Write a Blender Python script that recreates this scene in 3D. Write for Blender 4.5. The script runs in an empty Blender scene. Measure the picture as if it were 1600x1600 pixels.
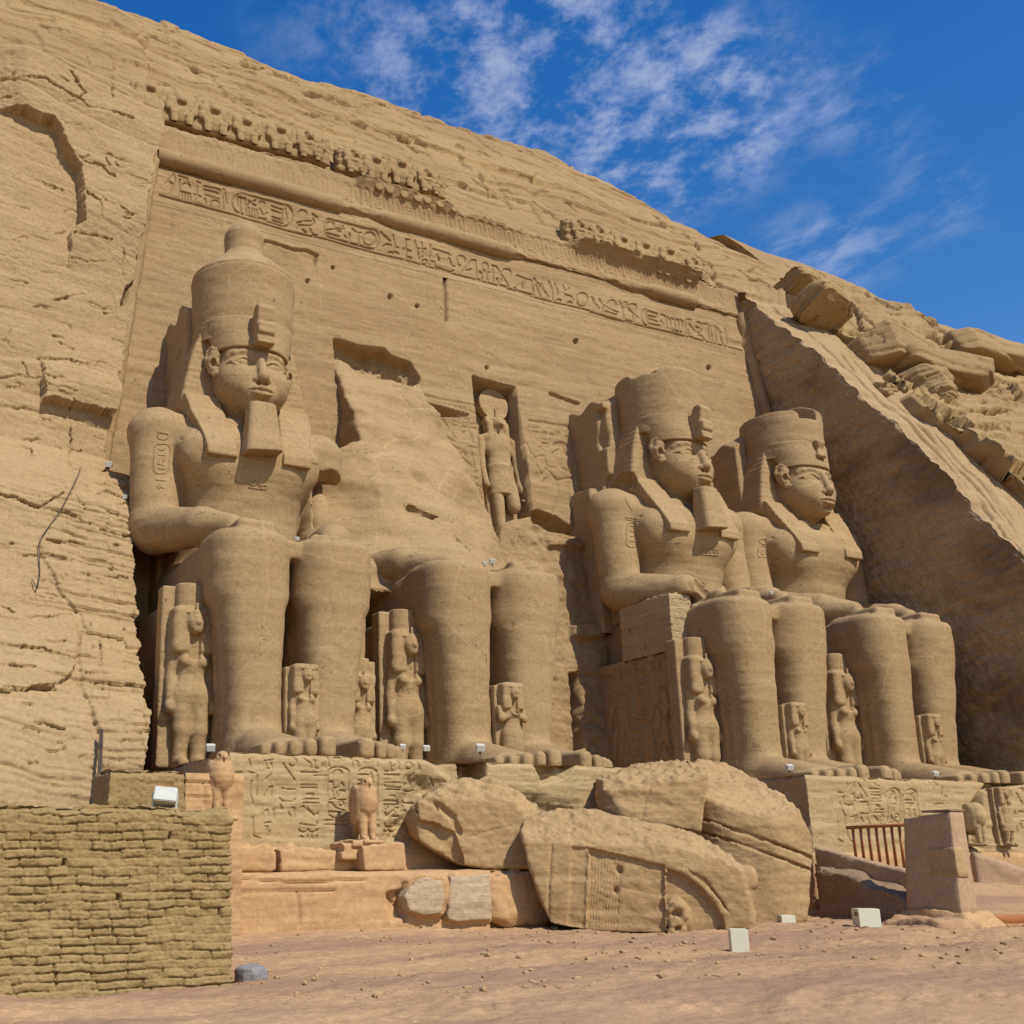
import bpy, bmesh, math, random
import numpy as np
from mathutils import Vector

# ------------------------------------------------------------------ camera, sky, sun, exposure
SC = bpy.context.scene
COL = SC.collection
CAM = np.array([-26.176, -35.642, -2.498]); YAW, PITCH, ROLL = .4452, .2582, -.0031
FPX, CXP, CYP = 1700.5, 531.4, 890.6                      # focal length and principal point, photo pixels (1600 wide)
_cy, _sy, _cp, _sp = math.cos(YAW), math.sin(YAW), math.cos(PITCH), math.sin(PITCH)
_fw = np.array([_sy*_cp, _cy*_cp, _sp]); _rt = np.array([_cy, -_sy, 0.0]); _up = np.cross(_rt, _fw)
_cr, _sr = math.cos(ROLL), math.sin(ROLL)
RM = np.array([_cr*_rt+_sr*_up, -_sr*_rt+_cr*_up, _fw])
cd = bpy.data.cameras.new('camera'); cam = bpy.data.objects.new('camera', cd); COL.objects.link(cam)
cd.sensor_width = 36; cd.lens = FPX/1600*36; cd.shift_x = (800-CXP)/1600; cd.shift_y = (CYP-800)/1600
cd.clip_start = .1; cd.clip_end = 5000
from mathutils import Matrix
cam.matrix_world = Matrix(((RM[0][0], RM[1][0], -RM[2][0], CAM[0]), (RM[0][1], RM[1][1], -RM[2][1], CAM[1]),
                           (RM[0][2], RM[1][2], -RM[2][2], CAM[2]), (0, 0, 0, 1)))
SC.camera = cam

SUN_EL, SUN_AZ = math.radians(48), math.radians(15)       # azimuth measured from -Y (out of the facade) towards +X
sun_dir = Vector((math.sin(SUN_AZ)*math.cos(SUN_EL), -math.cos(SUN_AZ)*math.cos(SUN_EL), math.sin(SUN_EL)))
W = bpy.data.worlds.new('World'); SC.world = W; W.use_nodes = True
def build_world():
    nt = W.node_tree; nt.nodes.clear(); N = nt.nodes.new; L = nt.links.new
    out = N('ShaderNodeOutputWorld'); bg = N('ShaderNodeBackground'); sky = N('ShaderNodeTexSky')
    sky.sky_type = 'NISHITA'; sky.sun_disc = False; sky.sun_elevation = SUN_EL
    sky.sun_rotation = math.atan2(sun_dir.x, sun_dir.y)
    sky.air_density = 1.5; sky.dust_density = .2; sky.ozone_density = 2.0; sky.altitude = 200
    tc = N('ShaderNodeTexCoord')
    # thin cirrus on a flat layer far overhead: direction projected on a plane
    sep = N('ShaderNodeSeparateXYZ'); L(tc.outputs['Generated'], sep.inputs[0])
    zz = N('ShaderNodeMath'); zz.operation = 'ADD'; zz.inputs[1].default_value = .12; L(sep.outputs[2], zz.inputs[0])
    dx = N('ShaderNodeMath'); dx.operation = 'DIVIDE'; L(sep.outputs[0], dx.inputs[0]); L(zz.outputs[0], dx.inputs[1])
    dy = N('ShaderNodeMath'); dy.operation = 'DIVIDE'; L(sep.outputs[1], dy.inputs[0]); L(zz.outputs[0], dy.inputs[1])
    cmb = N('ShaderNodeCombineXYZ'); L(dx.outputs[0], cmb.inputs[0]); L(dy.outputs[0], cmb.inputs[1])
    def noise(scale, detail, rough, rot=(0, 0, 0), sc=(1, 1, 1), dist=0, loc=(0, 0, 0)):
        mp = N('ShaderNodeMapping'); mp.inputs['Rotation'].default_value = rot; mp.inputs['Scale'].default_value = sc
        mp.inputs['Location'].default_value = loc
        L(cmb.outputs[0], mp.inputs[0]); t = N('ShaderNodeTexNoise'); t.inputs['Scale'].default_value = scale
        t.inputs['Detail'].default_value = detail; t.inputs['Roughness'].default_value = rough; t.inputs['Distortion'].default_value = dist
        L(mp.outputs[0], t.inputs['Vector']); return t.outputs['Fac']
    def ramp(v, a, b):
        r = N('ShaderNodeMapRange'); r.interpolation_type = 'SMOOTHSTEP'
        r.inputs['From Min'].default_value = a; r.inputs['From Max'].default_value = b; L(v, r.inputs['Value']); return r.outputs[0]
    def mul(a, b):
        m = N('ShaderNodeMath'); m.operation = 'MULTIPLY'
        for k, q in enumerate((a, b)):
            if isinstance(q, (int, float)): m.inputs[k].default_value = q
            else: L(q, m.inputs[k])
        return m.outputs[0]
    puff = ramp(noise(15.0, 10, .66, (0, 0, .5), (1, .9, 1), .1), .40, .70)
    puff2 = ramp(noise(11.0, 10, .64, (0, 0, .9), (1.3, .8, 1), .15, (3, 1, 0)), .42, .72)
    wisp = ramp(noise(4.5, 8, .6, (0, 0, .9), (1.9, .6, 1), .4), .42, .74)
    # where the cloud bank lies: a blob in the layer plus a fainter field on the right
    def blob(cx, cy, rx, ry, rot):
        mp = N('ShaderNodeMapping'); mp.vector_type = 'TEXTURE'
        mp.inputs['Location'].default_value = (cx, cy, 0); mp.inputs['Rotation'].default_value = (0, 0, rot); mp.inputs['Scale'].default_value = (rx, ry, 1)
        L(cmb.outputs[0], mp.inputs[0]); ln = N('ShaderNodeVectorMath'); ln.operation = 'LENGTH'; L(mp.outputs[0], ln.inputs[0])
        return ramp(ln.outputs['Value'], 1.0, .05)
    def add(a, b):
        m = N('ShaderNodeMath'); m.operation = 'ADD'; m.use_clamp = True; L(a, m.inputs[0]); L(b, m.inputs[1]); return m.outputs[0]
    CB = CLOUD_BANKS
    bank = blob(*CB[0])
    for q in CB[1:3]: bank = add(bank, blob(*q))
    far = blob(*CB[3])
    for q in CB[4:]: far = add(far, blob(*q))
    m1 = mul(mul(bank, puff), .60); m2 = mul(mul(far, puff2), .38)
    fac = add(m1, m2)
    # the camera's saturated blue: sky colour through a saturation node (sky gives off this light)
    hs = N('ShaderNodeHueSaturation'); hs.inputs['Saturation'].default_value = SKY_SAT; hs.inputs['Value'].default_value = SKY_VAL
    hs.inputs['Hue'].default_value = SKY_HUE
    L(sky.outputs[0], hs.inputs['Color'])
    mix = N('ShaderNodeMix'); mix.data_type = 'RGBA'; L(fac, mix.inputs['Factor']); L(hs.outputs[0], mix.inputs['A'])
    mix.inputs['B'].default_value = CLOUD_COL
    L(mix.outputs['Result'], bg.inputs['Color']); bg.inputs['Strength'].default_value = SKY_STR
    L(bg.outputs[0], out.inputs[0])
SKY_STR, SKY_SAT, SKY_VAL, SKY_HUE = .09, 1.5, 1.3, .517
CLOUD_COL = (5.2, 6.0, 7.4, 1)
def skyxy(u, v):
    r = np.array([(u-CXP)/FPX, -(v-CYP)/FPX, 1.])@RM; r /= np.linalg.norm(r); return r[0]/(r[2]+.12), r[1]/(r[2]+.12)
def bank(u0, v0, u1, v1, w):                                # an elongated patch of thin cloud between two points of the sky
    a = np.array(skyxy(u0, v0)); b = np.array(skyxy(u1, v1)); c = (a+b)/2; d = b-a
    return (c[0], c[1], np.linalg.norm(d)/2*1.25, w, math.atan2(d[1], d[0]))
CLOUD_BANKS = [bank(400, 30, 1150, 120, .34), bank(640, 120, 1130, 330, .30), bank(900, 200, 1300, 200, .22),
               bank(1180, 330, 1420, 440, .16), bank(1200, 230, 1440, 80, .18), bank(1400, 330, 1540, 270, .16), bank(1180, 420, 1300, 420, .14)]
build_world()
sl = bpy.data.lights.new('sun', 'SUN'); sl.energy = 4.2; sl.angle = math.radians(.53); sl.color = (1, .955, .86)
sun = bpy.data.objects.new('sun', sl); COL.objects.link(sun)
sun.rotation_euler = (-sun_dir).to_track_quat('-Z', 'Y').to_euler()
SC.view_settings.view_transform = 'Standard'; SC.view_settings.look = 'None'
SC.view_settings.exposure = 0.2; SC.view_settings.gamma = 1
SC.cycles.max_bounces = 5; SC.cycles.diffuse_bounces = 4; SC.cycles.glossy_bounces = 2

# ------------------------------------------------------------------ photo geometry helpers (a photo point at a chosen real depth)
def proj(P):
    q = (P-CAM)@RM.T
    return np.stack([CXP+FPX*q[..., 0]/q[..., 2], CYP-FPX*q[..., 1]/q[..., 2]], -1)
def hit(u, v, n, d):
    r = np.array([(u-CXP)/FPX, -(v-CYP)/FPX, 1.])@RM; n = np.array(n, float)
    return CAM+(d-n@CAM)/(n@r)*r
def atY(u, v, y): return hit(u, v, (0, 1, 0), y)
def atX(u, v, x): return hit(u, v, (1, 0, 0), x)
def atZ(u, v, z): return hit(u, v, (0, 0, 1), z)
def atF(u, v, off=0): return hit(u, v, (0, 1, -.12), -off)   # on the leaning facade, `off` metres proud of it

# ------------------------------------------------------------------ noise
_rng = np.random.default_rng(7)
PERM = np.concatenate([_rng.permutation(256)]*3).astype(np.int32)
VAL = _rng.random(256).astype(np.float32)*2-1
def vnoise(p):
    i = np.floor(p).astype(np.int32); f = (p-i).astype(np.float32); i &= 255
    f = f*f*f*(f*(f*6-15)+10)
    x0, y0, z0 = i[..., 0], i[..., 1], i[..., 2]; fx, fy, fz = f[..., 0], f[..., 1], f[..., 2]
    def h(a, b, c): return VAL[PERM[PERM[PERM[(x0+a) & 255]+((y0+b) & 255)]+((z0+c) & 255)]]
    def l(a, b, t): return a+(b-a)*t
    return l(l(l(h(0,0,0), h(1,0,0), fx), l(h(0,1,0), h(1,1,0), fx), fy), l(l(h(0,0,1), h(1,0,1), fx), l(h(0,1,1), h(1,1,1), fx), fy), fz)
def fbm(p, freq=(1, 1, 1), octv=4, gain=.5, off=0.):
    p = np.asarray(p)*np.array(freq)+off; a = 1.; s = 0
    for k in range(octv):
        s = s+a*vnoise(p+k*17.3); p = p*2.03; a *= gain
    return s
def hash01(*k):
    s = 0
    for n, q in enumerate(k): s = s+np.asarray(q).astype(np.int64)*[374761393, 668265263, 2147483647, 1274126177][n]
    s = (s ^ (s >> 13))*1274126177; s = s & 0x7fffffff; s = (s ^ (s >> 16))*1103515245 & 0x7fffffff
    return s/float(0x7fffffff)
def sstep(a, b, x):
    t = np.clip((x-a)/(b-a), 0, 1); return t*t*(3-2*t)
def strata(P, h=.9, w=2.2, seed=0., tilt=(.05, 0), amp=1.):
    """bedded, jointed sandstone: offset per bed and per block of a bed, with an undercut joint between beds. Returns metres outwards"""
    zz = P[:, 2]+tilt[0]*P[:, 0]+.35*fbm(P, (.16, .16, .16), 2, .5, seed)+.06*fbm(P, (1.1, 1.1, .4), 2, .5, seed+3)
    k = np.floor(zz/h); f = zz/h-k
    wk = w*(.6+.9*hash01(k, 11+int(seed)))
    xx = P[:, 0]+.3*P[:, 1]+.12*fbm(P, (.8, .8, .8), 2, .5, seed+9)+hash01(k, 5)*9
    b = np.floor(xx/wk); g = xx/wk-b
    d = (hash01(k, 77+int(seed))-.5)*.26+(hash01(k, b, 3+int(seed))-.5)*.22
    edge = np.minimum(f, 1-f)*h; vj = np.minimum(g, 1-g)*wk
    open_ = sstep(.35, .75, hash01(k, 31+int(seed))+.25*fbm(P, (.3, .3, .3), 2, .5, seed+1))
    d = d-.16*open_*np.exp(-(edge/.06)**2)-.10*sstep(.5, .7, hash01(k, b, 8))*np.exp(-(vj/.045)**2)
    return d*amp

# ------------------------------------------------------------------ mesh helpers
def mesh_from(name, V, F, smooth=True):
    V = np.asarray(V, np.float32); F = np.asarray(F, np.int32)
    me = bpy.data.meshes.new(name); n = len(F); q = F.shape[1]
    me.vertices.add(len(V)); me.vertices.foreach_set('co', V.ravel())
    me.loops.add(n*q); me.loops.foreach_set('vertex_index', F.ravel())
    me.polygons.add(n); me.polygons.foreach_set('loop_start', np.arange(0, n*q, q, dtype=np.int32)); me.polygons.foreach_set('loop_total', np.full(n, q, np.int32))
    me.polygons.foreach_set('use_smooth', np.full(n, smooth, bool))
    me.update(calc_edges=True); return me
def tag(o, label=None, cat=None, group=None, kind=None):
    if label: o['label'] = label
    if cat: o['category'] = cat
    if group: o['group'] = group
    if kind: o['kind'] = kind
    return o
def link(name, me, mat, parent=None, loc=None):
    o = bpy.data.objects.new(name, me); COL.objects.link(o)
    if mat is not None and not me.materials: me.materials.append(mat)
    if parent is not None: o.parent = parent
    if loc is not None: o.location = loc
    return o
def empty(name, loc=(0, 0, 0), rz=0):
    o = bpy.data.objects.new(name, None); COL.objects.link(o); o.location = loc; o.rotation_euler = (0, 0, rz); o.empty_display_size = .5; return o
def vnormals(V, F):
    a, b, c = V[F[:, 0]], V[F[:, 1]], V[F[:, 2]]; n = np.cross(b-a, c-a) if F.shape[1] == 3 else np.cross(V[F[:, 2]]-a, V[F[:, 3]]-b)
    N = np.zeros_like(V)
    for k in range(F.shape[1]): np.add.at(N, F[:, k], n)
    return N/np.maximum(np.linalg.norm(N, axis=1, keepdims=True), 1e-9)
def grid_faces(nu, nv):
    i = np.arange(nu*nv).reshape(nu, nv)
    return np.stack([i[:-1, :-1], i[1:, :-1], i[1:, 1:], i[:-1, 1:]], -1).reshape(-1, 4)
def box_bm(bm, x0, x1, y0, y1, z0, z1, bev=.0, rot=None, ctr=None):
    r = bmesh.ops.create_cube(bm, size=1); vs = r['verts']
    for v in vs: v.co = Vector(((x0+x1)/2+v.co.x*(x1-x0), (y0+y1)/2+v.co.y*(y1-y0), (z0+z1)/2+v.co.z*(z1-z0)))
    if bev: bmesh.ops.bevel(bm, geom=list({e for v in vs for e in v.link_edges}), offset=bev, segments=2, affect='EDGES')
def bm_obj(name, bm, mat, parent=None, smooth=False, loc=None):
    me = bpy.data.meshes.new(name); bmesh.ops.recalc_face_normals(bm, faces=bm.faces); bm.to_mesh(me); bm.free()
    for p in me.polygons: p.use_smooth = smooth
    return link(name, me, mat, parent, loc)
def bm_cyl(bm, a, b, r, seg=10):
    a, b = Vector(a), Vector(b); d = b-a
    m = Matrix.Translation((a+b)/2)@d.to_track_quat('Z', 'Y').to_matrix().to_4x4()
    bmesh.ops.create_cone(bm, cap_ends=True, segments=seg, radius1=r, radius2=r, depth=d.length, matrix=m)

# ------------------------------------------------------------------ signed distance sculpting + surface nets
def smin(a, b, k):
    if k <= 0: return np.minimum(a, b)
    h = np.maximum(k-np.abs(a-b), 0)/k; return np.minimum(a, b)-h*h*k*.25
def smax(a, b, k): return -smin(-a, -b, k)
class Sculpt:
    def __init__(s, lo, hi, h):
        s.lo = np.array(lo, float); s.h = h; s.n = [int(math.ceil((b-a)/h))+1 for a, b in zip(lo, hi)]
        s.ax = [(s.lo[k]+h*np.arange(s.n[k])).astype(np.float32) for k in range(3)]
        s.F = np.full(s.n, 3.0, np.float32)
    def op(s, fn, k=0., mode='add', box=None):
        sl = []
        for a in range(3):
            if box is None: sl.append(slice(0, s.n[a]))
            else:
                i0 = int(np.clip(math.floor((box[0][a]-s.lo[a])/s.h), 0, s.n[a])); i1 = int(np.clip(math.ceil((box[1][a]-s.lo[a])/s.h)+1, 0, s.n[a]))
                if i1 <= i0: return s
                sl.append(slice(i0, i1))
        X = s.ax[0][sl[0]][:, None, None]; Y = s.ax[1][sl[1]][None, :, None]; Z = s.ax[2][sl[2]][None, None, :]
        d = fn(X, Y, Z); A = s.F[tuple(sl)]
        s.F[tuple(sl)] = smin(A, d, k) if mode == 'add' else (smax(A, -d, k) if mode == 'sub' else smax(A, d, k))
        return s
    def add(s, fn, k=0., box=None): return s.op(fn, k, 'add', box)
    def sub(s, fn, k=0., box=None): return s.op(fn, k, 'sub', box)
    def cut(s, fn, k=0.): return s.op(fn, k, 'cut')
    def both(s, mode, fn, k=0., box=None):                  # the shape and its mirror image in x
        bm_ = None if box is None else ((-box[1][0], box[0][1], box[0][2]), (-box[0][0], box[1][1], box[1][2]))
        s.op(fn, k, mode, box); s.op(lambda X, Y, Z: fn(-X, Y, Z), k, mode, bm_); return s
    def cap(s, a, b, ra, rb=None, k=0., mode='add', mirror=False, sc=(1, 1, 1)):
        rb = ra if rb is None else rb; m = max(ra, rb)*1.9+k+.12
        box = ([min(p, q)-m for p, q in zip(a, b)], [max(p, q)+m for p, q in zip(a, b)])
        f = lambda X, Y, Z: capsule(X, Y, Z, a, b, ra, rb)
        return s.both(mode, f, k, box) if mirror else s.op(f, k, mode, box)
    def tube(s, pts, r, k=0., mode='add', mirror=False):
        rr = r if hasattr(r, '__len__') else [r]*len(pts)
        for i in range(len(pts)-1): s.cap(pts[i], pts[i+1], rr[i], rr[i+1], k, mode, mirror)
        return s
    def ell(s, c, r, k=0., mode='add', mirror=False):
        m = k+.15; box = ([p-q-m for p, q in zip(c, r)], [p+q+m for p, q in zip(c, r)])
        f = lambda X, Y, Z: ellipsoid(X, Y, Z, c, r)
        return s.both(mode, f, k, box) if mirror else s.op(f, k, mode, box)
    def mesh(s):
        return surface_nets(s.F, s.lo, s.h)
def capsule(X, Y, Z, a, b, ra, rb):
    d = [q-p for p, q in zip(a, b)]; L2 = sum(q*q for q in d) or 1e-9
    t = np.clip(((X-a[0])*d[0]+(Y-a[1])*d[1]+(Z-a[2])*d[2])/L2, 0, 1)
    return np.sqrt((X-a[0]-t*d[0])**2+(Y-a[1]-t*d[1])**2+(Z-a[2]-t*d[2])**2)-(ra+(rb-ra)*t)
def ellipsoid(X, Y, Z, c, r):
    k0 = np.sqrt(((X-c[0])/r[0])**2+((Y-c[1])/r[1])**2+((Z-c[2])/r[2])**2)
    k1 = np.sqrt(((X-c[0])/r[0]**2)**2+((Y-c[1])/r[1]**2)**2+((Z-c[2])/r[2]**2)**2)
    return k0*(k0-1)/np.maximum(k1, 1e-4)
def rbox(X, Y, Z, lo, hi, r=.1):
    q = [np.abs(A-(l+h)/2)-((h-l)/2-r) for A, l, h in zip((X, Y, Z), lo, hi)]
    out = np.sqrt(sum(np.maximum(a, 0)**2 for a in q)); ins = np.minimum(np.maximum(np.maximum(q[0], q[1]), q[2]), 0)
    return out+ins-r
def poly2(A, B, pts):                                       # signed distance to a polygon in a plane
    pts = [(float(a), float(b)) for a, b in pts]; A, B = np.broadcast_arrays(A, B)
    d = np.full(A.shape, 1e9, np.float32); inside = np.zeros(A.shape, bool)
    for (ax, ay), (bx, by) in zip(pts, pts[1:]+pts[:1]):
        ex, ey = bx-ax, by-ay; t = np.clip(((A-ax)*ex+(B-ay)*ey)/(ex*ex+ey*ey+1e-12), 0, 1)
        d = np.minimum(d, (A-ax-t*ex)**2+(B-ay-t*ey)**2)
        c = (ay > B) != (by > B)
        inside ^= c & (A < (bx-ax)*(B-ay)/((by-ay) if abs(by-ay) > 1e-12 else 1e-12)+ax)
    d = np.sqrt(d); return np.where(inside, -d, d)
def extr(d2, t, r=0.):                                      # 2-D distance swept over |t| <= 0
    return np.minimum(np.maximum(d2+r, t+r), 0)+np.sqrt(np.maximum(d2+r, 0)**2+np.maximum(t+r, 0)**2)-r
def surface_nets(F, lo, h):
    S = F < 0; nx, ny, nz = F.shape
    c = np.zeros((nx-1, ny-1, nz-1), np.uint8)
    for a in (0, 1):
        for b in (0, 1):
            for d in (0, 1): c += S[a:nx-1+a, b:ny-1+b, d:nz-1+d]
    act = (c > 0) & (c < 8); idx = np.full(act.shape, -1, np.int32); ii = np.argwhere(act); idx[act] = np.arange(len(ii))
    acc = np.zeros((len(ii), 3)); cnt = np.zeros(len(ii))
    I, J, K = ii.T; cor = [(a, b, d) for a in (0, 1) for b in (0, 1) for d in (0, 1)]
    fv = {q: F[I+q[0], J+q[1], K+q[2]] for q in cor}
    for p in cor:
        for ax in range(3):
            if p[ax]: continue
            q = list(p); q[ax] = 1; q = tuple(q); fa, fb = fv[p], fv[q]; m = (fa < 0) != (fb < 0)
            t = np.where(m, fa/np.where(m, fa-fb, 1), 0); pos = np.zeros((len(ii), 3)); pos[:] = p; pos[:, ax] += t
            acc[m] += pos[m]; cnt[m] += 1
    V = (acc/cnt[:, None]+ii)*h+lo
    faces = []
    for ax in range(3):
        sl0 = [slice(None)]*3; sl1 = [slice(None)]*3; sl0[ax] = slice(0, -1); sl1[ax] = slice(1, None)
        A = S[tuple(sl0)]; B = S[tuple(sl1)]; e = np.argwhere(A != B)
        b, d = [(1, 2), (2, 0), (0, 1)][ax]
        e = e[(e[:, b] > 0) & (e[:, d] > 0) & (e[:, b] < F.shape[b]-1) & (e[:, d] < F.shape[d]-1)]
        def cell(ob, od):
            q = e.copy(); q[:, b] -= ob; q[:, d] -= od; return idx[q[:, 0], q[:, 1], q[:, 2]]
        f = np.stack([cell(1, 1), cell(0, 1), cell(0, 0), cell(1, 0)], -1)
        fl = ~A[e[:, 0], e[:, 1], e[:, 2]]; f[fl] = f[fl][:, ::-1]; faces.append(f)
    return V, np.concatenate(faces)
def weather(V, F, amp=.03, freq=1.2, seed=0., bed=.02, chip=0.):
    N = vnormals(V, F); P = V+seed*3.1
    d = amp*fbm(P, (freq*.7, freq*.7, freq*1.3), 4, .55, seed)+bed*fbm(P, (.25, .25, 3.2), 3, .6, seed+5)
    if chip: d = d-chip*sstep(.50, .66, fbm(P, (.75, .75, 1.5), 5, .62, seed+21))-chip*.6*sstep(.55, .62, fbm(P, (2.2, 2.2, 3.2), 3, .6, seed+31))
    return V+N*d[:, None]
def sculpt_obj(name, s, mat, parent=None, amp=.03, freq=1.2, seed=0., bed=.02, loc=None):
    V, F = s.mesh()
    if amp: V = weather(V, F, amp, freq, seed, bed)
    return link(name, mesh_from(name, V, F), mat, parent, loc)
# ------------------------------------------------------------------ materials
def lin(c): return tuple(((x/255)/12.92 if x/255 < .04045 else ((x/255+.055)/1.055)**2.4) for x in c)
def stone(name, base, dark, light, strata_s=1.0, tilt=3, bump=.35, streak=.0, stain=None, stain_amt=.0, stain_sc=(.16, .16, .28), grain=1.0, rough=.92, fine=1.0, bedc=.5, hbw=.3, g=(1, 1, 1), joints=0.):
    base, dark, light = [tuple(q*w for q, w in zip(c, g)) for c in (base, dark, light)]
    if stain is not None: stain = tuple(q*w for q, w in zip(stain, g))
    m = bpy.data.materials.new(name); m.use_nodes = True; nt = m.node_tree; N = nt.nodes.new; L = nt.links.new
    bs = nt.nodes['Principled BSDF']; bs.inputs['Roughness'].default_value = rough; bs.inputs['Specular IOR Level'].default_value = .18
    geo = N('ShaderNodeNewGeometry')
    def noise(sc, scale=1., detail=4, rough_=.55, rot=(0, 0, 0), dist=0):
        mp = N('ShaderNodeMapping'); mp.inputs['Scale'].default_value = sc; mp.inputs['Rotation'].default_value = [math.radians(a) for a in rot]
        L(geo.outputs['Position'], mp.inputs[0]); t = N('ShaderNodeTexNoise'); t.inputs['Scale'].default_value = scale
        t.inputs['Detail'].default_value = detail; t.inputs['Roughness'].default_value = rough_; t.inputs['Distortion'].default_value = dist
        L(mp.outputs[0], t.inputs['Vector']); return t.outputs['Fac']
    def rng(v, a, b, c=0., d=1.):
        r = N('ShaderNodeMapRange'); r.interpolation_type = 'SMOOTHSTEP'
        for k, q in zip(('From Min', 'From Max', 'To Min', 'To Max'), (a, b, c, d)): r.inputs[k].default_value = q
        L(v, r.inputs['Value']); return r.outputs[0]
    def mixc(f, a, b, mode='MIX'):
        x = N('ShaderNodeMix'); x.data_type = 'RGBA'; x.blend_type = mode
        for k, q in (('Factor', f), ('A', a), ('B', b)):
            if isinstance(q, (int, float)): x.inputs[k].default_value = q
            elif isinstance(q, tuple): x.inputs[k].default_value = (*q[:3], 1)
            else: L(q, x.inputs[k])
        return x.outputs['Result']
    bed = noise((.05, .05, 1.1*strata_s), 1.6, 6, .62, (0, tilt, 0), .15)
    bed2 = noise((.22, .22, 5.*strata_s), 1.3, 5, .6, (0, tilt*1.8, 0), .2)
    blot = noise((.3, .3, .3), 1., 5, .6)
    c = mixc(rng(bed, .32, .68), tuple(dark), tuple(light))
    c = mixc(.5, c, tuple(base))
    c2 = mixc(rng(bed2, .45, .72), c, tuple(dark)); c = mixc(bedc, c, c2)
    c = mixc(rng(blot, .5, .75, 0, .45), c, tuple(light))
    gr = noise((1, 1, 1), 9*fine, 5, .7)
    c = mixc(.34*grain, c, mixc(rng(gr, .3, .7), tuple(x*.62 for x in base), tuple(min(1, x*1.35) for x in base)))
    sp = noise((1, 1, 1), 2.6, 6, .72)
    c = mixc(rng(sp, .62, .8, 0, .4*grain), c, tuple(x*.6 for x in dark))
    if streak:
        st = noise((1.1, 1.1, .045), 1., 5, .6); c = mixc(rng(st, .52, .74, 0, streak), c, tuple(light))
        st2 = noise((1.7, 1.7, .06), 1., 5, .6); c = mixc(rng(st2, .56, .76, 0, streak), c, tuple(x*.7 for x in dark))
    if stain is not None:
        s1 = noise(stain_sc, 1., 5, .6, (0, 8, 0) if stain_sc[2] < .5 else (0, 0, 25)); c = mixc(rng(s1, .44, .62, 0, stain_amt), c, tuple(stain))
    if joints:                                             # thin pale mortar seams where the cut-up monument was put together again
        mp = N('ShaderNodeMapping'); mp.inputs['Scale'].default_value = (.30, .30, .36); mp.inputs['Rotation'].default_value = (0, .05, 0); L(geo.outputs['Position'], mp.inputs[0])
        nw = N('ShaderNodeTexNoise'); nw.inputs['Scale'].default_value = .7; L(geo.outputs['Position'], nw.inputs['Vector'])
        vm = N('ShaderNodeVectorMath'); vm.operation = 'MULTIPLY_ADD'; L(nw.outputs['Color'], vm.inputs[0]); vm.inputs[1].default_value = (.12, .12, .12); L(mp.outputs[0], vm.inputs[2])
        vo = N('ShaderNodeTexVoronoi'); vo.feature = 'DISTANCE_TO_EDGE'; vo.distance = 'EUCLIDEAN'; vo.inputs['Scale'].default_value = 1.; vo.inputs['Randomness'].default_value = .65; L(vm.outputs[0], vo.inputs['Vector'])
        c = mixc(rng(vo.outputs['Distance'], .012, .004, 0, joints), c, tuple(min(1, q*1.25) for q in light))
        ck = noise((.55, .55, .9), 1., 3, .6, (0, 15, 20), .6); ckr = N('ShaderNodeMath'); ckr.operation = 'PINGPONG'; ckr.inputs[1].default_value = .5; L(ck, ckr.inputs[0])
        c = mixc(rng(ckr.outputs[0], .4965, .4995, 0, .7), c, tuple(q*.45 for q in dark))
    L(c, bs.inputs['Base Color'])
    hb = noise((.5, .5, 6.*strata_s), 1.5, 6, .65, (0, tilt*1.5, 0), .2); hg = noise((1, 1, 1), 14*fine, 5, .7); hp = noise((1, 1, 1.6), 3.2, 6, .65)
    def m2(op, a, b):
        x = N('ShaderNodeMath'); x.operation = op
        for k, q in enumerate((a, b)):
            if isinstance(q, (int, float)): x.inputs[k].default_value = q
            else: L(q, x.inputs[k])
        return x.outputs[0]
    h = m2('ADD', m2('ADD', m2('MULTIPLY', hb, hbw), m2('MULTIPLY', hp, .45)), m2('MULTIPLY', hg, .2))
    bp = N('ShaderNodeBump'); bp.inputs['Strength'].default_value = bump; bp.inputs['Distance'].default_value = .16
    L(h, bp.inputs['Height']); L(bp.outputs[0], bs.inputs['Normal'])
    return m
def plain(name, col, rough=.6, metal=0., var=.15, scale=6.):
    m = bpy.data.materials.new(name); m.use_nodes = True; nt = m.node_tree; bs = nt.nodes['Principled BSDF']
    bs.inputs['Roughness'].default_value = rough; bs.inputs['Metallic'].default_value = metal; bs.inputs['Specular IOR Level'].default_value = .3
    t = nt.nodes.new('ShaderNodeTexNoise'); t.inputs['Scale'].default_value = scale; t.inputs['Detail'].default_value = 5
    g = nt.nodes.new('ShaderNodeNewGeometry'); nt.links.new(g.outputs['Position'], t.inputs['Vector'])
    x = nt.nodes.new('ShaderNodeMix'); x.data_type = 'RGBA'; x.inputs['A'].default_value = (*[c*(1-var) for c in col], 1); x.inputs['B'].default_value = (*[min(1, c*(1+var)) for c in col], 1)
    nt.links.new(t.outputs['Fac'], x.inputs['Factor']); nt.links.new(x.outputs['Result'], bs.inputs['Base Color']); return m
M = {}
M['statue'] = stone('statue_sandstone', (.395, .262, .135), (.315, .196, .094), (.46, .32, .178), .9, 3, .26, .16, bedc=.5, hbw=.2, g=(.86, .835, .775), joints=.26)
M['facade'] = stone('facade_sandstone', (.395, .258, .13), (.32, .196, .092), (.455, .31, .168), .7, 7, .26, .24, stain=(.30, .182, .088), stain_amt=.5, hbw=.3, g=(.82, .80, .755), joints=.14)
M['cliff'] = stone('cliff_sandstone', (.455, .305, .165), (.37, .235, .118), (.53, .37, .212), 1.2, 4, .38, .16, hbw=.4, g=(.79, .77, .71))
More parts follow.
